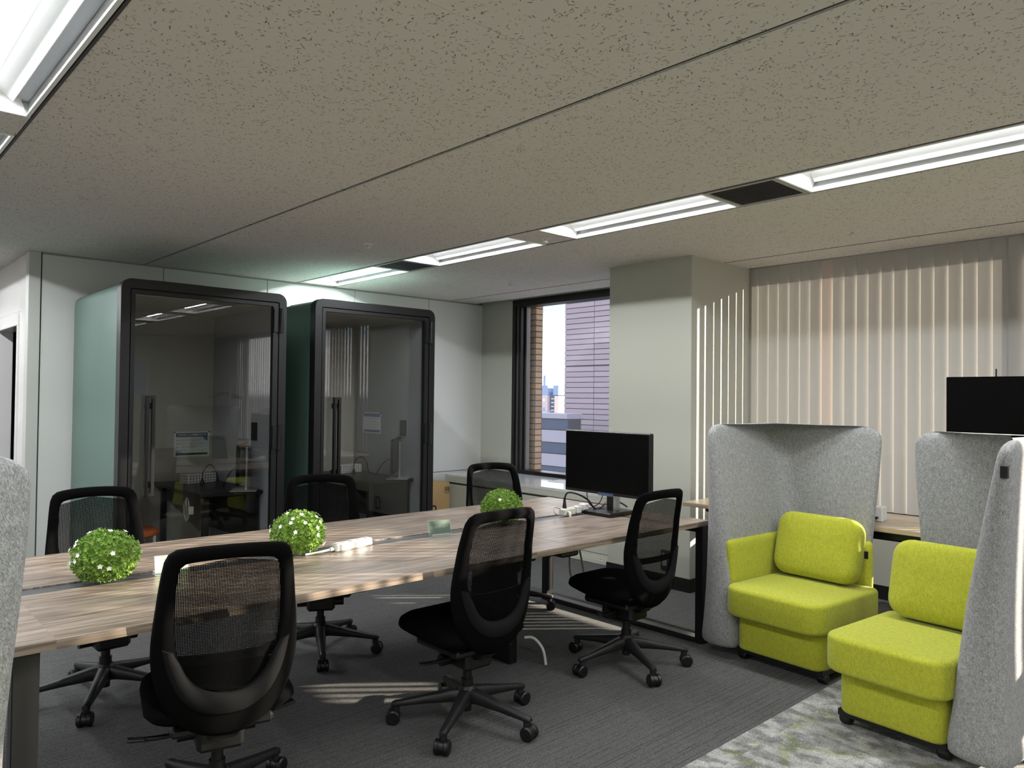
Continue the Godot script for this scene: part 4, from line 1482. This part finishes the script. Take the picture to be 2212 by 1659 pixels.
	for k in 5:
		if leg == null:
			st = begin()
			var lr := []
			for q in [[0.025, 0.032, 0.092, 0.156], [0.07, 0.028, 0.094, 0.148], [0.18, 0.022, 0.088, 0.124], [0.29, 0.018, 0.078, 0.102], [0.318, 0.017, 0.074, 0.098], [0.330, 0.012, 0.076, 0.092]]:
				var ring := PackedVector3Array()
				for e in [[-1, 0.12], [-0.55, 0.0], [0.55, 0.0], [1, 0.12], [0.8, 0.85], [0.5, 1.0], [-0.5, 1.0], [-0.8, 0.85]]:
					ring.append(Vector3(q[0], lerpf(q[2], q[3], e[1]), -q[1] * e[0]))
				lr.append(ring)
			loft(st, lr)
			tube(st, [Vector3(0.310, 0.055, 0), Vector3(0.310, 0.085, 0)], 0.016, 10)
			leg = put(st, "leg", M.plastic_char, base)
			st = begin()
			for s in [-1.0, 1.0]:
				X = Transform3D(Basis(Vector3(1, 0, 0), Vector3(0, 0, 1) , Vector3(0, -1, 0)), Vector3(0.322, 0.031, s * 0.020))
				lathe(st, [Vector2(0.0, -0.011), Vector2(0.025, -0.011), Vector2(0.031, -0.006), Vector2(0.031, 0.006), Vector2(0.025, 0.011), Vector2(0.0, 0.011)], 20)
			X = Transform3D(Basis(Vector3(1, 0, 0), Vector3(0, 0, 1), Vector3(0, -1, 0)), Vector3(0.322, 0.031, 0))
			lathe(st, [Vector2(0.0, -0.010), Vector2(0.027, -0.010), Vector2(0.027, 0.010), Vector2(0.0, 0.010)], 16)
			X = Transform3D()
			cas = put(st, "caster", M.plastic_black, base)
		else:
			leg = again(leg, base, "leg")
			cas = again(cas, base, "caster")
		leg.rotation.y = -TAU * k / 5
		var tw: float = [0.4, -0.5, 0.9, -0.2, 0.6][k]
		cas.rotation.y = -TAU * k / 5
	return t

func half_point(raw: Array, f: float) -> Vector2:
	var pts := smooth2(raw)
	var l := [0.0]
	for i in pts.size() - 1: l.append(l[-1] + Vector2(pts[i][0], pts[i][1]).distance_to(Vector2(pts[i + 1][0], pts[i + 1][1])))
	var s: float = l[-1] * f
	var i := 0
	while i < pts.size() - 2 and l[i + 1] < s: i += 1
	return Vector2(pts[i][0], pts[i][1]).lerp(Vector2(pts[i + 1][0], pts[i + 1][1]), (s - l[i]) / maxf(l[i + 1] - l[i], 1e-6))

# ==================================================================== high-back armchairs
# block with rounded edges: outline in plan (x, -z), edge radius e
func soft_block(st: SurfaceTool, x0: float, z0: float, x1: float, z1: float, r: Array, y0: float, y1: float, e: float, dome := 0.0):
	var rings := []
	var n := 4
	for k in n + 1:
		var a := PI / 2 * k / n
		rings.append([y0 + e * (1.0 - sin(a)), e * (1.0 - cos(a))])
	rings.reverse()
	var ups := []
	for k in n + 1:
		var a := PI / 2 * k / n
		ups.append([y1 - e + e * sin(a), e * (1.0 - cos(a))])
	rings.append_array(ups)
	if dome > 0.0:
		var s := minf(x1 - x0, z1 - z0) / 2
		rings.append([y1 + dome * 0.6, s * 0.35])
		rings.append([y1 + dome, s * 0.7])
	var out := []
	for q in rings:
		var i: float = q[1]
		var ring := PackedVector3Array()
		var rr := []
		for x in r: rr.append(maxf(x - i, 0.004))
		for p in rounded(x0 + i, -z1 + i, x1 - i, -z0 - i, rr, 6): ring.append(Vector3(p.x, q[0], -p.y))
		out.append(ring)
	loft(st, out)

# plan of a screen that runs along the back and turns into one wing on the left
func wing_ring(y: float, xe: float, zi: float, zo: float, xi: float, xo: float, zf: float, rc: float, sgn: float) -> PackedVector3Array:
	var p := []
	for k in 7: p.append(Vector2(lerpf(xe, xi + rc, k / 6.0), zi))
	for k in range(1, 7):
		var a := -PI / 2 - PI / 2 * k / 6.0
		p.append(Vector2(xi + rc + rc * cos(a), zi + rc + rc * sin(a)))
	var th := absf(xi - xo)
	var tip := minf(th, 0.10)
	for k in range(1, 7): p.append(Vector2(xi, lerpf(zi + rc, zf - tip / 2, k / 6.0)))
	for k in range(1, 8):
		var a := PI * k / 8.0
		p.append(Vector2((xi + xo) / 2 + th / 2 * cos(a), zf - tip / 2 + tip / 2 * sin(a)))
	var ro := rc + minf(th, absf(zi - zo))
	for k in 7: p.append(Vector2(xo, lerpf(zf - tip / 2, zo + ro, k / 6.0)))
	for k in range(1, 7):
		var a := PI + PI / 2 * k / 6.0
		p.append(Vector2(xo + ro + ro * cos(a), zo + ro + ro * sin(a)))
	for k in range(1, 7): p.append(Vector2(lerpf(xo + ro, xe, k / 6.0), zo))
	var tb := absf(zi - zo)
	var te := minf(tb, 0.05)
	for k in range(1, 6):
		var a := -PI / 2 + PI * k / 6.0
		p.append(Vector2(xe + te / 2 * cos(a), (zi + zo) / 2 + tb / 2 * sin(a)))
	var ring := PackedVector3Array()
	for q in p: ring.append(Vector3(q.x * sgn, y, q.y))
	if sgn > 0: ring.reverse()
	return ring

func armchair(label: String, at: Vector3, turn: float, hw: float, sgn: float, arm_front := 0.30, ext := 0.0, loose := true, cushion_x := 0.0) -> Node3D:
	var t := thing("high_back_armchair", label, "armchair", at, turn, "lime armchairs with grey screens")
	var top := 1.292
	# screen: thin at the top, spreading towards the floor
	var st := begin()
	var rings := []
	for q in [[0.055, 0.030], [0.060, 0.014], [0.075, 0.005], [0.11, 0.0], [0.17, 0.0], [0.25, 0.0], [0.36, 0.0], [0.48, 0.0], [0.62, 0.0], [0.78, 0.0], [0.94, 0.0], [1.08, 0.0], [1.17, 0.0], [1.215, 0.0], [1.240, 0.0], [1.260, 0.002], [1.275, 0.006], [1.286, 0.012], [1.292, 0.020]]:
		var y: float = q[0]
		var i: float = q[1]
		var k := clampf((y - 0.06) / (top - 0.06), 0.0, 1.0)
		var flare := exp(-(y - 0.06) / 0.20)
		var lean := 0.030 * k * k
		var xi := -(hw + lerp_table([[0.0, -0.035], [0.04, -0.030], [0.15, -0.012], [0.3, 0.005], [0.5, 0.032], [0.75, 0.085], [1.0, 0.145]], k))
		var xo := -(hw + 0.165 - 0.004 * k + lean) - 0.030 * flare
		var zi := -0.300 - 0.055 * k + 0.045 * flare
		var zo := -0.385
		var r := 0.075
		var dd := y - (top - r)
		var rnd := (r - sqrt(maxf(r * r - dd * dd, 0.0))) if dd > 0 else 0.0
		var zf := 0.355 - 0.070 * k - rnd
		var xe := hw + ext - 0.180 + 0.060 * smoothstep(0.35, 1.0, k) - rnd
		rings.append(wing_ring(y, xe - i, zi - i, zo + i, xi - i * 0.8, xo + i * 0.8, zf - i, 0.10, sgn))
	loft(st, rings)
	put(st, "screen", M.cloth_grey, t)
	# lime lining that joins arm and back
	st = begin()
	rings = []
	for q in [[0.25, 0.01], [0.30, 0.0], [0.50, 0.0], [0.600, 0.0], [0.625, 0.002], [0.640, 0.008], [0.647, 0.018]]:
		var y: float = q[0]
		var i: float = q[1]
		var k := clampf((y - 0.06) / (top - 0.06), 0.0, 1.0)
		rings.append(wing_ring(y, (hw - 0.10 if loose else 0.0) - i, -0.250 - 0.02 * k - i, -0.325 - 0.03 * k, -(hw - 0.012 + 0.035 * k) - i, -(hw + 0.030 + 0.065 * k), arm_front - i, 0.09, sgn))
	loft(st, rings)
	put(st, "arm_and_back", M.cloth_lime, t)
	# seat cushion and base
	st = begin()
	soft_block(st, -hw, -0.255, hw, 0.40, [0.10, 0.06, 0.06, 0.10], 0.262, 0.418, 0.022, 0.006)
	put(st, "seat_cushion", M.cloth_lime, t)
	st = begin()
	var seam := []
	for p in rounded(-hw + 0.004, -0.396, hw - 0.004, 0.24, [0.10, 0.06, 0.06, 0.10], 6): seam.append(Vector3(p.x, 0.398, -p.y))
	seam.append(seam[0])
	tube(st, seam, 0.0028, 5, false)
	put(st, "seam", M.cloth_lime, t)
	st = begin()
	soft_block(st, -hw + 0.035, -0.26, hw - 0.035, 0.315, [0.06, 0.04, 0.04, 0.06], 0.066, 0.275, 0.016)
	put(st, "base", M.cloth_lime, t)
	bx("underframe", Vector3(-hw + 0.03, 0.045, -0.30), Vector3(hw - 0.04, 0.072, 0.29), M.plastic_black, t)
	# loose back cushion, leaning
	if loose: back_cushion(t, sgn, cushion_x)
	var xe := (hw + ext - 0.135) * sgn
	if sgn > 0: bx("screen_tag", Vector3(xe - 0.010 + 0.014 * sgn, 1.165, -0.379), Vector3(xe + 0.008 + 0.014 * sgn, 1.205, -0.356), M.tag_black, t)
	if sgn < 0: bx("screen_tag", Vector3(-sgn * (hw + 0.168) - 0.012, 1.150, 0.284), Vector3(-sgn * (hw + 0.168) + 0.012, 1.195, 0.300), M.tag_black, t)
	for x in [-hw + 0.05, hw - 0.06]:
		for z in [-0.24, 0.25]:
			st = begin()
			X = Transform3D(Basis(Vector3(0, 1, 0), Vector3(-1, 0, 0), Vector3(0, 0, 1)), Vector3(x, 0.027, z))
			lathe(st, [Vector2(0.0, -0.024), Vector2(0.022, -0.024), Vector2(0.027, -0.016), Vector2(0.027, 0.016), Vector2(0.022, 0.024), Vector2(0.0, 0.024)], 16)
			X = Transform3D()
			box(st, Vector3(x - 0.02, 0.035, z - 0.02), Vector3(x + 0.02, 0.05, z + 0.02))
			put(st, "caster", M.plastic_black, t)
	return t

func back_cushion(t: Node3D, sgn: float, dx: float):
	var st := begin()
	X = Transform3D(Basis(Vector3.RIGHT, deg_to_rad(76.0)), Vector3(sgn * -0.05 + dx, 0.606, -0.150))
	soft_block(st, -0.250, -0.180, 0.250, 0.180, [0.085, 0.085, 0.085, 0.085], -0.058, 0.058, 0.045, 0.008)
	X = Transform3D()
	put(st, "back_cushion", M.cloth_lime, t)
	bx("cushion_tag", Vector3(sgn * 0.200 + dx - 0.006, 0.575, -0.200), Vector3(sgn * 0.200 + dx + 0.012, 0.615, -0.190), M.tag_black, t)

func build_armchairs():
	armchair("lime armchair with grey screen, wing beside the bench table leg", Vector3(4.756, 0, 1.668), deg_to_rad(-4.0), 0.287, 1.0, 0.30, 0.045, true, 0.025)
	armchair("lime armchair with sun-striped grey wing, turned towards the table", Vector3(5.485, 0, 2.09), deg_to_rad(-5.0), 0.26, -1.0, 0.08, 0.04)
	armchair("lime armchair whose grey screen stands at the near table end", Vector3(4.985, 0, 5.55), deg_to_rad(90.0), 0.31, 1.0, 0.30, 0.0, false)
	armchair("lime armchair farther from the blind than the sun-striped one", Vector3(6.46, 0, 4.26), deg_to_rad(-3.0), 0.29, -1.0, 0.30, 0.0, false)

# ==================================================================== desks along the blind
func build_window_desks():
	var a := window_desk("pale flip-top desk beside the pillar, behind the lime armchairs", Vector3(4.545, 0, 0.955))
	var b := window_desk("pale flip-top desk under the large black display", Vector3(6.36, 0, 0.955))
	bx("modesty_panel", Vector3(-0.72, 0.22, -0.262), Vector3(0.72, 0.69, -0.25), M.plastic_cream, b)  # unseen panel added to keep low sun off the floor between the armchairs
	# display on the second desk
	var t := thing("large_display", "large black display on the desk by the blind", "display", Vector3(5.66, 0.72, 0.84))
	bx("screen", Vector3(-0.465, 0.30, -0.02), Vector3(0.465, 0.862, 0.02), M.screen_black, t, 0.004)
	bx("stand", Vector3(-0.05, 0.01, -0.05), Vector3(0.05, 0.40, -0.022), M.plastic_black, t)
	bx("base", Vector3(-0.16, 0.0, -0.12), Vector3(0.16, 0.012, 0.10), M.plastic_black, t, 0.004)
	var st := begin()
	tube(st, [Vector3(-0.215, 0.86, 0.0), Vector3(-0.215, 0.905, 0.0)], 0.004, 8)
	put(st, "aerial", M.plastic_black, t)
	# things on the first desk
	t = thing("white_device", "white box-shaped device on the desk by the blind", "device", Vector3(4.84, 0.72, 1.02), 0.1)
	bx("body", Vector3(-0.07, 0.0, -0.05), Vector3(0.07, 0.085, 0.05), M.plastic_white, t, 0.004)
	bx("paper_tray", Vector3(-0.08, 0.02, 0.05), Vector3(0.05, 0.03, 0.08), M.plastic_black, t)
	t = thing("paper_sheet", "white paper lying on the desk end beside the pillar", "paper", Vector3(3.92, 0.72, 1.08), 0.35)
	bx("sheet", Vector3(-0.105, 0.0, -0.148), Vector3(0.105, 0.003, 0.148), M.paper, t)
	t = thing("desk_cable", "thin white cable lying on the desk end beside the pillar", "cable", Vector3(3.86, 0.722, 1.0))
	st = begin()
	tube(st, curve([Vector3(0, 0.004, 0), Vector3(0.03, 0.02, -0.05), Vector3(0.08, 0.012, -0.12), Vector3(0.18, 0.006, -0.10), Vector3(0.3, 0.006, -0.15)]), 0.004, 6)
	put(st, "cord", M.plastic_white, t)

func window_desk(label: String, at: Vector3) -> Node3D:
	var t := thing("window_desk", label, "desk", at, 0.0, "flip-top desks along the blind")
	bx("desk_top", Vector3(-0.90, 0.692, -0.30), Vector3(0.90, 0.72, 0.30), M.pale_wood, t, 0.002)
	bx("beam", Vector3(-0.72, 0.60, -0.04), Vector3(0.72, 0.66, 0.02), M.plastic_black, t, 0.005)
	bx("under_shelf", Vector3(-0.70, 0.645, -0.02), Vector3(0.70, 0.69, 0.22), M.plastic_black, t)
	for s in [-1.0, 1.0]:
		var st := begin()
		bar(st, Vector3(s * 0.74, 0.66, 0.0), Vector3(s * 0.74, 0.28, -0.02), 0.05, 0.04, Vector3.FORWARD, 0.006)
		bar(st, Vector3(s * 0.74, 0.30, -0.02), Vector3(s * 0.78, 0.085, 0.235), 0.035, 0.030, Vector3.UP, 0.006)
		bar(st, Vector3(s * 0.74, 0.30, -0.02), Vector3(s * 0.78, 0.085, -0.235), 0.035, 0.030, Vector3.UP, 0.006)
		tube(st, [Vector3(s * 0.78, 0.095, 0.235), Vector3(s * 0.78, 0.06, 0.235)], 0.013, 8)
		tube(st, [Vector3(s * 0.78, 0.095, -0.235), Vector3(s * 0.78, 0.06, -0.235)], 0.013, 8)
		put(st, "leg", M.aluminium, t)
		st = begin()
		bar(st, Vector3(s * 0.80, 0.672, 0.16), Vector3(s * 0.66, 0.60, 0.06), 0.05, 0.03, Vector3.UP, 0.006)
		tube(st, [Vector3(s * 0.64, 0.59, 0.10), Vector3(s * 0.80, 0.585, 0.12)], 0.014, 8)
		put(st, "flip_lever", M.plastic_black, t)
		for z in [-0.235, 0.235]:
			st = begin()
			X = Transform3D(Basis(Vector3(0, 1, 0), Vector3(-1, 0, 0), Vector3(0, 0, 1)), Vector3(s * 0.78, 0.032, z + 0.01))
			lathe(st, [Vector2(0.0, -0.020), Vector2(0.027, -0.020), Vector2(0.032, -0.012), Vector2(0.032, 0.012), Vector2(0.027, 0.020), Vector2(0.0, 0.020)], 16)
			X = Transform3D()
			put(st, "caster", M.plastic_black, t)
	return t

# ==================================================================== things on the bench table
func build_table_things():
	boxwood_ball("ball of artificial greenery with white flowers at the near end of the table", Vector3(3.56, TY, 4.90), 1, 26)
	boxwood_ball("ball of artificial greenery with white flowers next to the long power strip", Vector3(3.56, TY, 4.11), 2, 24)
	boxwood_ball("ball of artificial greenery behind the middle chair back", Vector3(3.53, TY, 2.85), 3, 8)

	# monitor
	var t := thing("desktop_monitor", "large black monitor at the window end of the bench table", "monitor", Vector3(3.675, TY, 2.12), deg_to_rad(-1.0))
	bx("casing", Vector3(-0.345, 0.118, -0.035), Vector3(0.345, 0.510, 0.0), M.plastic_black, t, 0.005)
	bx("screen", Vector3(-0.333, 0.136, -0.002), Vector3(0.333, 0.500, 0.0012), M.screen_black, t)
	bx("bezel_label", Vector3(-0.055, 0.113, 0.0005), Vector3(0.065, 0.130, 0.0022), M.label_blue, t)
	var st := begin()
	bar(st, Vector3(0.0, 0.012, -0.06), Vector3(0.0, 0.20, -0.06), 0.058, 0.030, Vector3.FORWARD, 0.004)
	put(st, "stand", M.plastic_black, t)
	bx("stand_cover", Vector3(0.029, 0.012, -0.082), Vector3(0.052, 0.18, -0.040), M.aluminium, t, 0.003)
	bx("base", Vector3(-0.135, 0.0, -0.145), Vector3(0.125, 0.026, 0.095), M.metal_dark, t, 0.006)
	t = thing("monitor_cable", "black cable hanging in a loop below the monitor", "cable", Vector3(3.52, TY, 2.06))
	st = begin()
	tube(st, curve([Vector3(-0.05, 0.13, 0.0), Vector3(-0.02, 0.06, 0.02), Vector3(0.02, 0.03, 0.02), Vector3(0.07, 0.06, 0.01), Vector3(0.085, 0.13, -0.01)]), 0.003, 6)
	put(st, "cord", M.plastic_black, t)
	t = thing("monitor_power_cord", "thick black power cord plugged into the white socket block", "cable", Vector3(3.555, TY, 2.335))
	st = begin()
	tube(st, curve([Vector3(-0.02, 0.10, 0.0), Vector3(-0.005, 0.135, -0.01), Vector3(0.03, 0.13, -0.05), Vector3(0.05, 0.09, -0.13), Vector3(0.055, 0.032, -0.19), Vector3(0.06, 0.028, -0.24), Vector3(0.03, 0.05, -0.34), Vector3(0.06, 0.05, -0.42), Vector3(0.10, 0.02, -0.46)]), 0.0055, 8)
	put(st, "cord", M.plastic_black, t)
	st = begin()
	tube(st, [Vector3(-0.02, 0.038, 0.0), Vector3(-0.02, 0.06, 0.0), Vector3(-0.02, 0.075, 0.0), Vector3(-0.02, 0.105, 0.0)], [0.014, 0.012, 0.009, 0.007], 10)
	put(st, "plug", M.plastic_black, t)
	t = thing("socket_block", "short white socket block with adapters beside the monitor foot", "power strip", Vector3(3.545, TY, 2.30), deg_to_rad(4.0))
	bx("body", Vector3(-0.025, 0.0, -0.13), Vector3(0.025, 0.040, 0.075), M.plastic_cream, t, 0.005)
	bx("adapter", Vector3(0.005, 0.006, -0.06), Vector3(0.045, 0.052, -0.025), M.plastic_white, t, 0.006)
	bx("adapter", Vector3(0.0, 0.006, -0.135), Vector3(0.048, 0.060, -0.085), M.plastic_white, t, 0.006)
	st = begin()
	tube(st, curve([Vector3(0.022, 0.022, 0.045), Vector3(0.045, 0.022, 0.055), Vector3(0.055, 0.012, 0.062), Vector3(0.055, 0.0, 0.064)]), 0.008, 8)
	put(st, "plug_cord", M.plastic_cream, t)
	st = begin()
	tube(st, curve([Vector3(-0.01, 0.04, 0.075), Vector3(-0.03, 0.05, 0.11), Vector3(-0.01, 0.02, 0.13), Vector3(0.0, 0.006, 0.10)]), 0.003, 6)
	put(st, "thin_cord", M.strip_metal, t)
	# long power strip
	t = thing("power_strip", "long white power strip lying across the cable channel", "power strip", Vector3(3.605, TY, 3.858), deg_to_rad(12.0))
	bx("body", Vector3(-0.022, 0.0, -0.112), Vector3(0.022, 0.036, 0.112), M.plastic_white, t, 0.005)
	st = begin()
	for k in 4:
		var z := -0.080 + k * 0.048
		box(st, Vector3(-0.007, 0.0355, z - 0.008), Vector3(-0.004, 0.0366, z + 0.004))
		box(st, Vector3(0.004, 0.0355, z - 0.008), Vector3(0.007, 0.0366, z + 0.004))
	put(st, "socket_slots", M.joint_dark, t)
	st = begin()
	tube(st, [Vector3(0, 0.014, 0.11), Vector3(0, 0.014, 0.135)], 0.009, 8)
	tube(st, curve([Vector3(0, 0.014, 0.13), Vector3(-0.01, 0.010, 0.19), Vector3(-0.03, 0.006, 0.25)]), 0.005, 8)
	put(st, "cord", M.plastic_white, t)
	bx("end_tab", Vector3(-0.008, 0.004, -0.124), Vector3(0.008, 0.012, -0.110), M.plastic_white, t)
	# acrylic stands with cards
	acrylic_stand("clear acrylic card stand with a pale green printed card near the first greenery ball", Vector3(3.585, TY, 4.665), deg_to_rad(86.0), Color(0.80, 0.90, 0.72), 61)
	acrylic_stand("clear acrylic card stand with a grey-green card behind the long power strip", Vector3(3.595, TY, 3.335), deg_to_rad(80.0), Color(0.27, 0.36, 0.29), 62)

func acrylic_stand(label: String, at: Vector3, turn: float, c: Color, sd: int):
	var t := thing("card_stand", label, "card stand", at, turn, "acrylic card stands on the table")
	rng.seed = sd
	var im := Image.create(256, 160, false, Image.FORMAT_RGB8)
	im.fill(c)
	var ink := c.darkened(0.55) if sd == 61 else c.lightened(0.75)
	scribble(im, 30, 225, 60, 34, ink)
	scribble(im, 105, 200, 14, 12, c.darkened(0.5))
	scribble(im, 60, 130, 38, 9, c.darkened(0.5))
	scribble(im, 24, 220, 130, 10, c.darkened(0.4))
	var m := mat("card_print_%d" % sd, Color(1, 1, 1), 0.6)
	m.albedo_texture = ImageTexture.create_from_image(im)
	var st := begin()
	flat(st)
	X = Transform3D(Basis(Vector3.RIGHT, deg_to_rad(-12.0)), Vector3(0, 0.006, 0))
	var q := [Vector3(-0.062, 0, 0.0012), Vector3(0.062, 0, 0.0012), Vector3(0.062, 0.066, 0.0012), Vector3(-0.062, 0.066, 0.0012)]
	var uv := [Vector2(0, 1), Vector2(1, 1), Vector2(1, 0), Vector2(0, 0)]
	for k in [0, 2, 1, 0, 3, 2]:
		st.set_uv(uv[k])
		v(st, q[k])
	put(st, "card_print", m, t)
	st = begin()
	box(st, Vector3(-0.062, 0, -0.0005), Vector3(0.062, 0.066, 0.0006))
	put(st, "card", M.paper, t)
	st = begin()
	box(st, Vector3(-0.066, -0.006, 0.0025), Vector3(0.066, 0.069, 0.0045))
	X = Transform3D()
	box(st, Vector3(-0.066, 0.0, -0.03), Vector3(0.066, 0.003, 0.035))
	put(st, "acrylic", M.acrylic, t)

func boxwood_ball(label: String, at: Vector3, sd: int, flowers: int):
	var t := thing("greenery_ball", label, "artificial plant", at, 0.0, "artificial greenery balls on the table")
	rng.seed = 100 + sd
	var R := 0.118
	var cy := 0.092
	var squash := 0.86
	var st := begin()
	var prof := []
	for k in 13:
		var a := -PI / 2 + PI * k / 12.0
		prof.append(Vector2(maxf(cos(a) * R * 0.80, 0.0), maxf(cy + sin(a) * R * 0.80 * squash, 0.001)))
	lathe(st, prof, 20, true)
	put(st, "core", M.leaf_core, t)
	st = begin()
	flat(st)
	var n := 760
	for i in n:
		# even spread over the ball
		var h := 1.0 - 2.0 * (i + 0.5) / n
		var az := i * 2.399963 + rng.randf_range(-0.1, 0.1)
		var d := Vector3(sqrt(1 - h * h) * cos(az), h, sqrt(1 - h * h) * sin(az))
		var c := Vector3(0, cy, 0) + Vector3(d.x, d.y * squash, d.z) * R * rng.randf_range(0.80, 0.97)
		if c.y < 0.012: continue
		var side := d.cross(Vector3(0.3, 1.0, 0.2)).normalized()
		var up := side.cross(d)
		var leaves := rng.randi_range(5, 7)
		var spin := rng.randf() * TAU
		var tone := rng.randf()
		for k in leaves:
			var a := spin + TAU * k / leaves + rng.randf_range(-0.25, 0.25)
			var lift := rng.randf_range(0.35, 1.25)
			var out := ((side * cos(a) + up * sin(a)) * cos(lift) + d * sin(lift)).normalized()
			if (c + out * 0.02).y < 0.004: continue
			var len := rng.randf_range(0.011, 0.018)
			var wide := out.cross(d).normalized() * len * rng.randf_range(0.20, 0.27)
			var nn := wide.cross(out).normalized()
			var g := clampf(tone * 0.5 + rng.randf() * 0.5, 0.0, 1.0)
			var col := Color(0.10, 0.205, 0.030).lerp(Color(0.33, 0.50, 0.085), g)
			st.set_color(col)
			var m1 := c + out * len * 0.5 - nn * len * 0.07
			var tip := c + out * len + nn * len * 0.10 * rng.randf_range(-1, 1)
			var l := c + out * len * 0.48 + wide
			var r := c + out * len * 0.48 - wide
			tri(st, c, r, m1); tri(st, r, tip, m1)
			tri(st, c, m1, l); tri(st, m1, tip, l)
	tag(put(st, "foliage", M.leaf, t), "", "", "", "stuff")
	var fl: MeshInstance3D
	for i in flowers:
		if fl == null:
			st = begin()
			flat(st)
			for k in 5:
				var a := TAU * k / 5
				var o := Vector3(cos(a), 0.25, -sin(a))
				var s := Vector3(sin(a), 0, cos(a))
				var tip := o * 0.0105
				quad(st, Vector3.ZERO, o * 0.005 + s * 0.0042, tip + Vector3.UP * 0.001, o * 0.005 - s * 0.0042)
			st.set_smooth_group(0)
			lathe(st, [Vector2(0.0018, 0.0), Vector2(0.0016, 0.002), Vector2(0.0, 0.003)], 6)
			fl = put(st, "flower", M.petal, t)
		else: fl = again(fl, t, "flower")
		var h := rng.randf_range(-0.45, 0.95)
		var az := rng.randf() * TAU if sd == 3 else rng.randf_range(-PI * 0.75, PI * 0.95)
		var d := Vector3(sqrt(1 - h * h) * cos(az), h, sqrt(1 - h * h) * sin(az))
		var s := d.cross(Vector3(0.2, 0.5, 0.9)).normalized()
		fl.transform = Transform3D(Basis(s, d, s.cross(d)), Vector3(0, cy, 0) + Vector3(d.x, d.y * squash, d.z) * R * 1.08)
		if fl.position.y < 0.008: fl.position.y = 0.012

# ==================================================================== corner by the bare window
func build_corner_things():
	var t := thing("carton", "brown cardboard carton standing between booth and cabinet", "carton", Vector3(0.22, 0, 0.86), 0.0)
	bx("box", Vector3(-0.19, 0.0, -0.155), Vector3(0.10, 0.52, 0.155), M.carton, t, 0.003)
	bx("flap", Vector3(-0.19, 0.519, -0.153), Vector3(0.098, 0.524, -0.002), M.carton, t)
	bx("flap", Vector3(-0.19, 0.519, 0.002), Vector3(0.098, 0.524, 0.153), M.carton, t)
	var st := begin()
	frame(st, rounded(-0.135, 0.415, -0.075, 0.475, [0.002, 0.002, 0.002, 0.002], 1), rounded(-0.131, 0.419, -0.079, 0.471, [0.002, 0.002, 0.002, 0.002], 1), -0.0005, 0.0008)
	for k in 5: box(st, Vector3(-0.125 + k * 0.010, 0.43, -0.0005), Vector3(-0.120 + k * 0.010, 0.468, 0.0008))
	box(st, Vector3(-0.125, 0.405, -0.0005), Vector3(-0.078, 0.408, 0.0008))
	var pr := put(st, "printed_mark", M.mortar, t)
	pr.rotation.y = PI / 2
	pr.position = Vector3(0.1005, 0, -0.225)
	st = begin()
	frame(st, rounded(-0.035, 0.225, 0.035, 0.295, [0.035, 0.035, 0.035, 0.035], 5), rounded(-0.020, 0.240, 0.020, 0.280, [0.02, 0.02, 0.02, 0.02], 5), -0.0005, 0.0008)
	pr = put(st, "printed_ring", M.booth_teal_dark, t)
	pr.rotation.y = PI / 2
	pr.position = Vector3(0.1005, 0, 0.05)
	# socket on the pillar
	t = thing("wall_socket", "dark wall socket low on the pillar face", "socket", Vector3(3.275, 0.21, 0.926))
	bx("plate", Vector3(-0.045, -0.075, 0.0), Vector3(0.045, 0.075, 0.008), M.strip_dark, t, 0.002)
	bx("outlet", Vector3(-0.028, -0.045, 0.007), Vector3(0.012, 0.05, 0.012), M.plastic_white, t, 0.002)
	# switch-like control on the sill
	t = thing("sill_papers", "flat white papers on the glossy sill", "paper", Vector3(1.55, 0.60, 0.20), 0.2)
	bx("sheet", Vector3(-0.15, 0.0, -0.10), Vector3(0.15, 0.004, 0.10), M.paper, t)

# ==================================================================== the room behind the camera, seen mirrored in the booth doors
func build_room_behind():
	var t := thing("coat_rack", "chrome coat rack with black hangers beside the blind", "coat rack", Vector3(7.95, 0, 0.85), 0.15)
	var st := begin()
	tube(st, [Vector3(-0.40, 1.52, 0), Vector3(0.40, 1.52, 0)], 0.012, 10)
	put(st, "rail", M.chrome, t)
	for s in [-1.0, 1.0]:
		st = begin()
		tube(st, [Vector3(s * 0.40, 0.05, 0), Vector3(s * 0.40, 1.56, 0)], 0.013, 10)
		tube(st, [Vector3(s * 0.40, 0.05, -0.22), Vector3(s * 0.40, 0.05, 0.22)], 0.013, 10)
		put(st, "post", M.chrome, t)
	st = begin()
	tube(st, [Vector3(-0.40, 0.18, 0), Vector3(0.40, 0.18, 0)], 0.010, 8)
	put(st, "lower_rail", M.chrome, t)
	var first: Node3D
	for k in 8:
		var at := Vector3(7.95 - 0.30 + 0.075 * k, 1.52, 0.85 + 0.0445 - 0.0112 * k)
		if first == null:
			first = thing("clothes_hanger", "black clothes hanger on the chrome coat rack", "hanger", at, 0.55, "hangers on the coat rack")
			st = begin()
			tube(st, curve([Vector3(0, -0.06, 0), Vector3(0, -0.02, 0), Vector3(0.0, 0.0, 0.022), Vector3(0, 0.02, 0.0), Vector3(0, 0.0, -0.022)]), 0.003, 6)
			put(st, "hook", M.chrome, first)
			st = begin()
			tube(st, curve([Vector3(0, -0.15, -0.21), Vector3(0, -0.09, -0.10), Vector3(0, -0.06, 0), Vector3(0, -0.09, 0.10), Vector3(0, -0.15, 0.21)]), 0.014, 8)
			put(st, "shoulder", M.plastic_black, first)
		else:
			copy_thing(first, "clothes_hanger", "black clothes hanger on the chrome coat rack", at, 0.55)
	t = thing("framed_board", "pale blue-grey framed board on the far wall", "board", Vector3(XE, 1.72, 1.75), -PI / 2)
	bx("frame", Vector3(-0.50, -0.36, 0.0), Vector3(0.50, 0.36, 0.03), M.wall_white, t, 0.005)
	bx("panel", Vector3(-0.46, -0.32, 0.028), Vector3(0.46, 0.32, 0.033), M.hotel_blue, t)
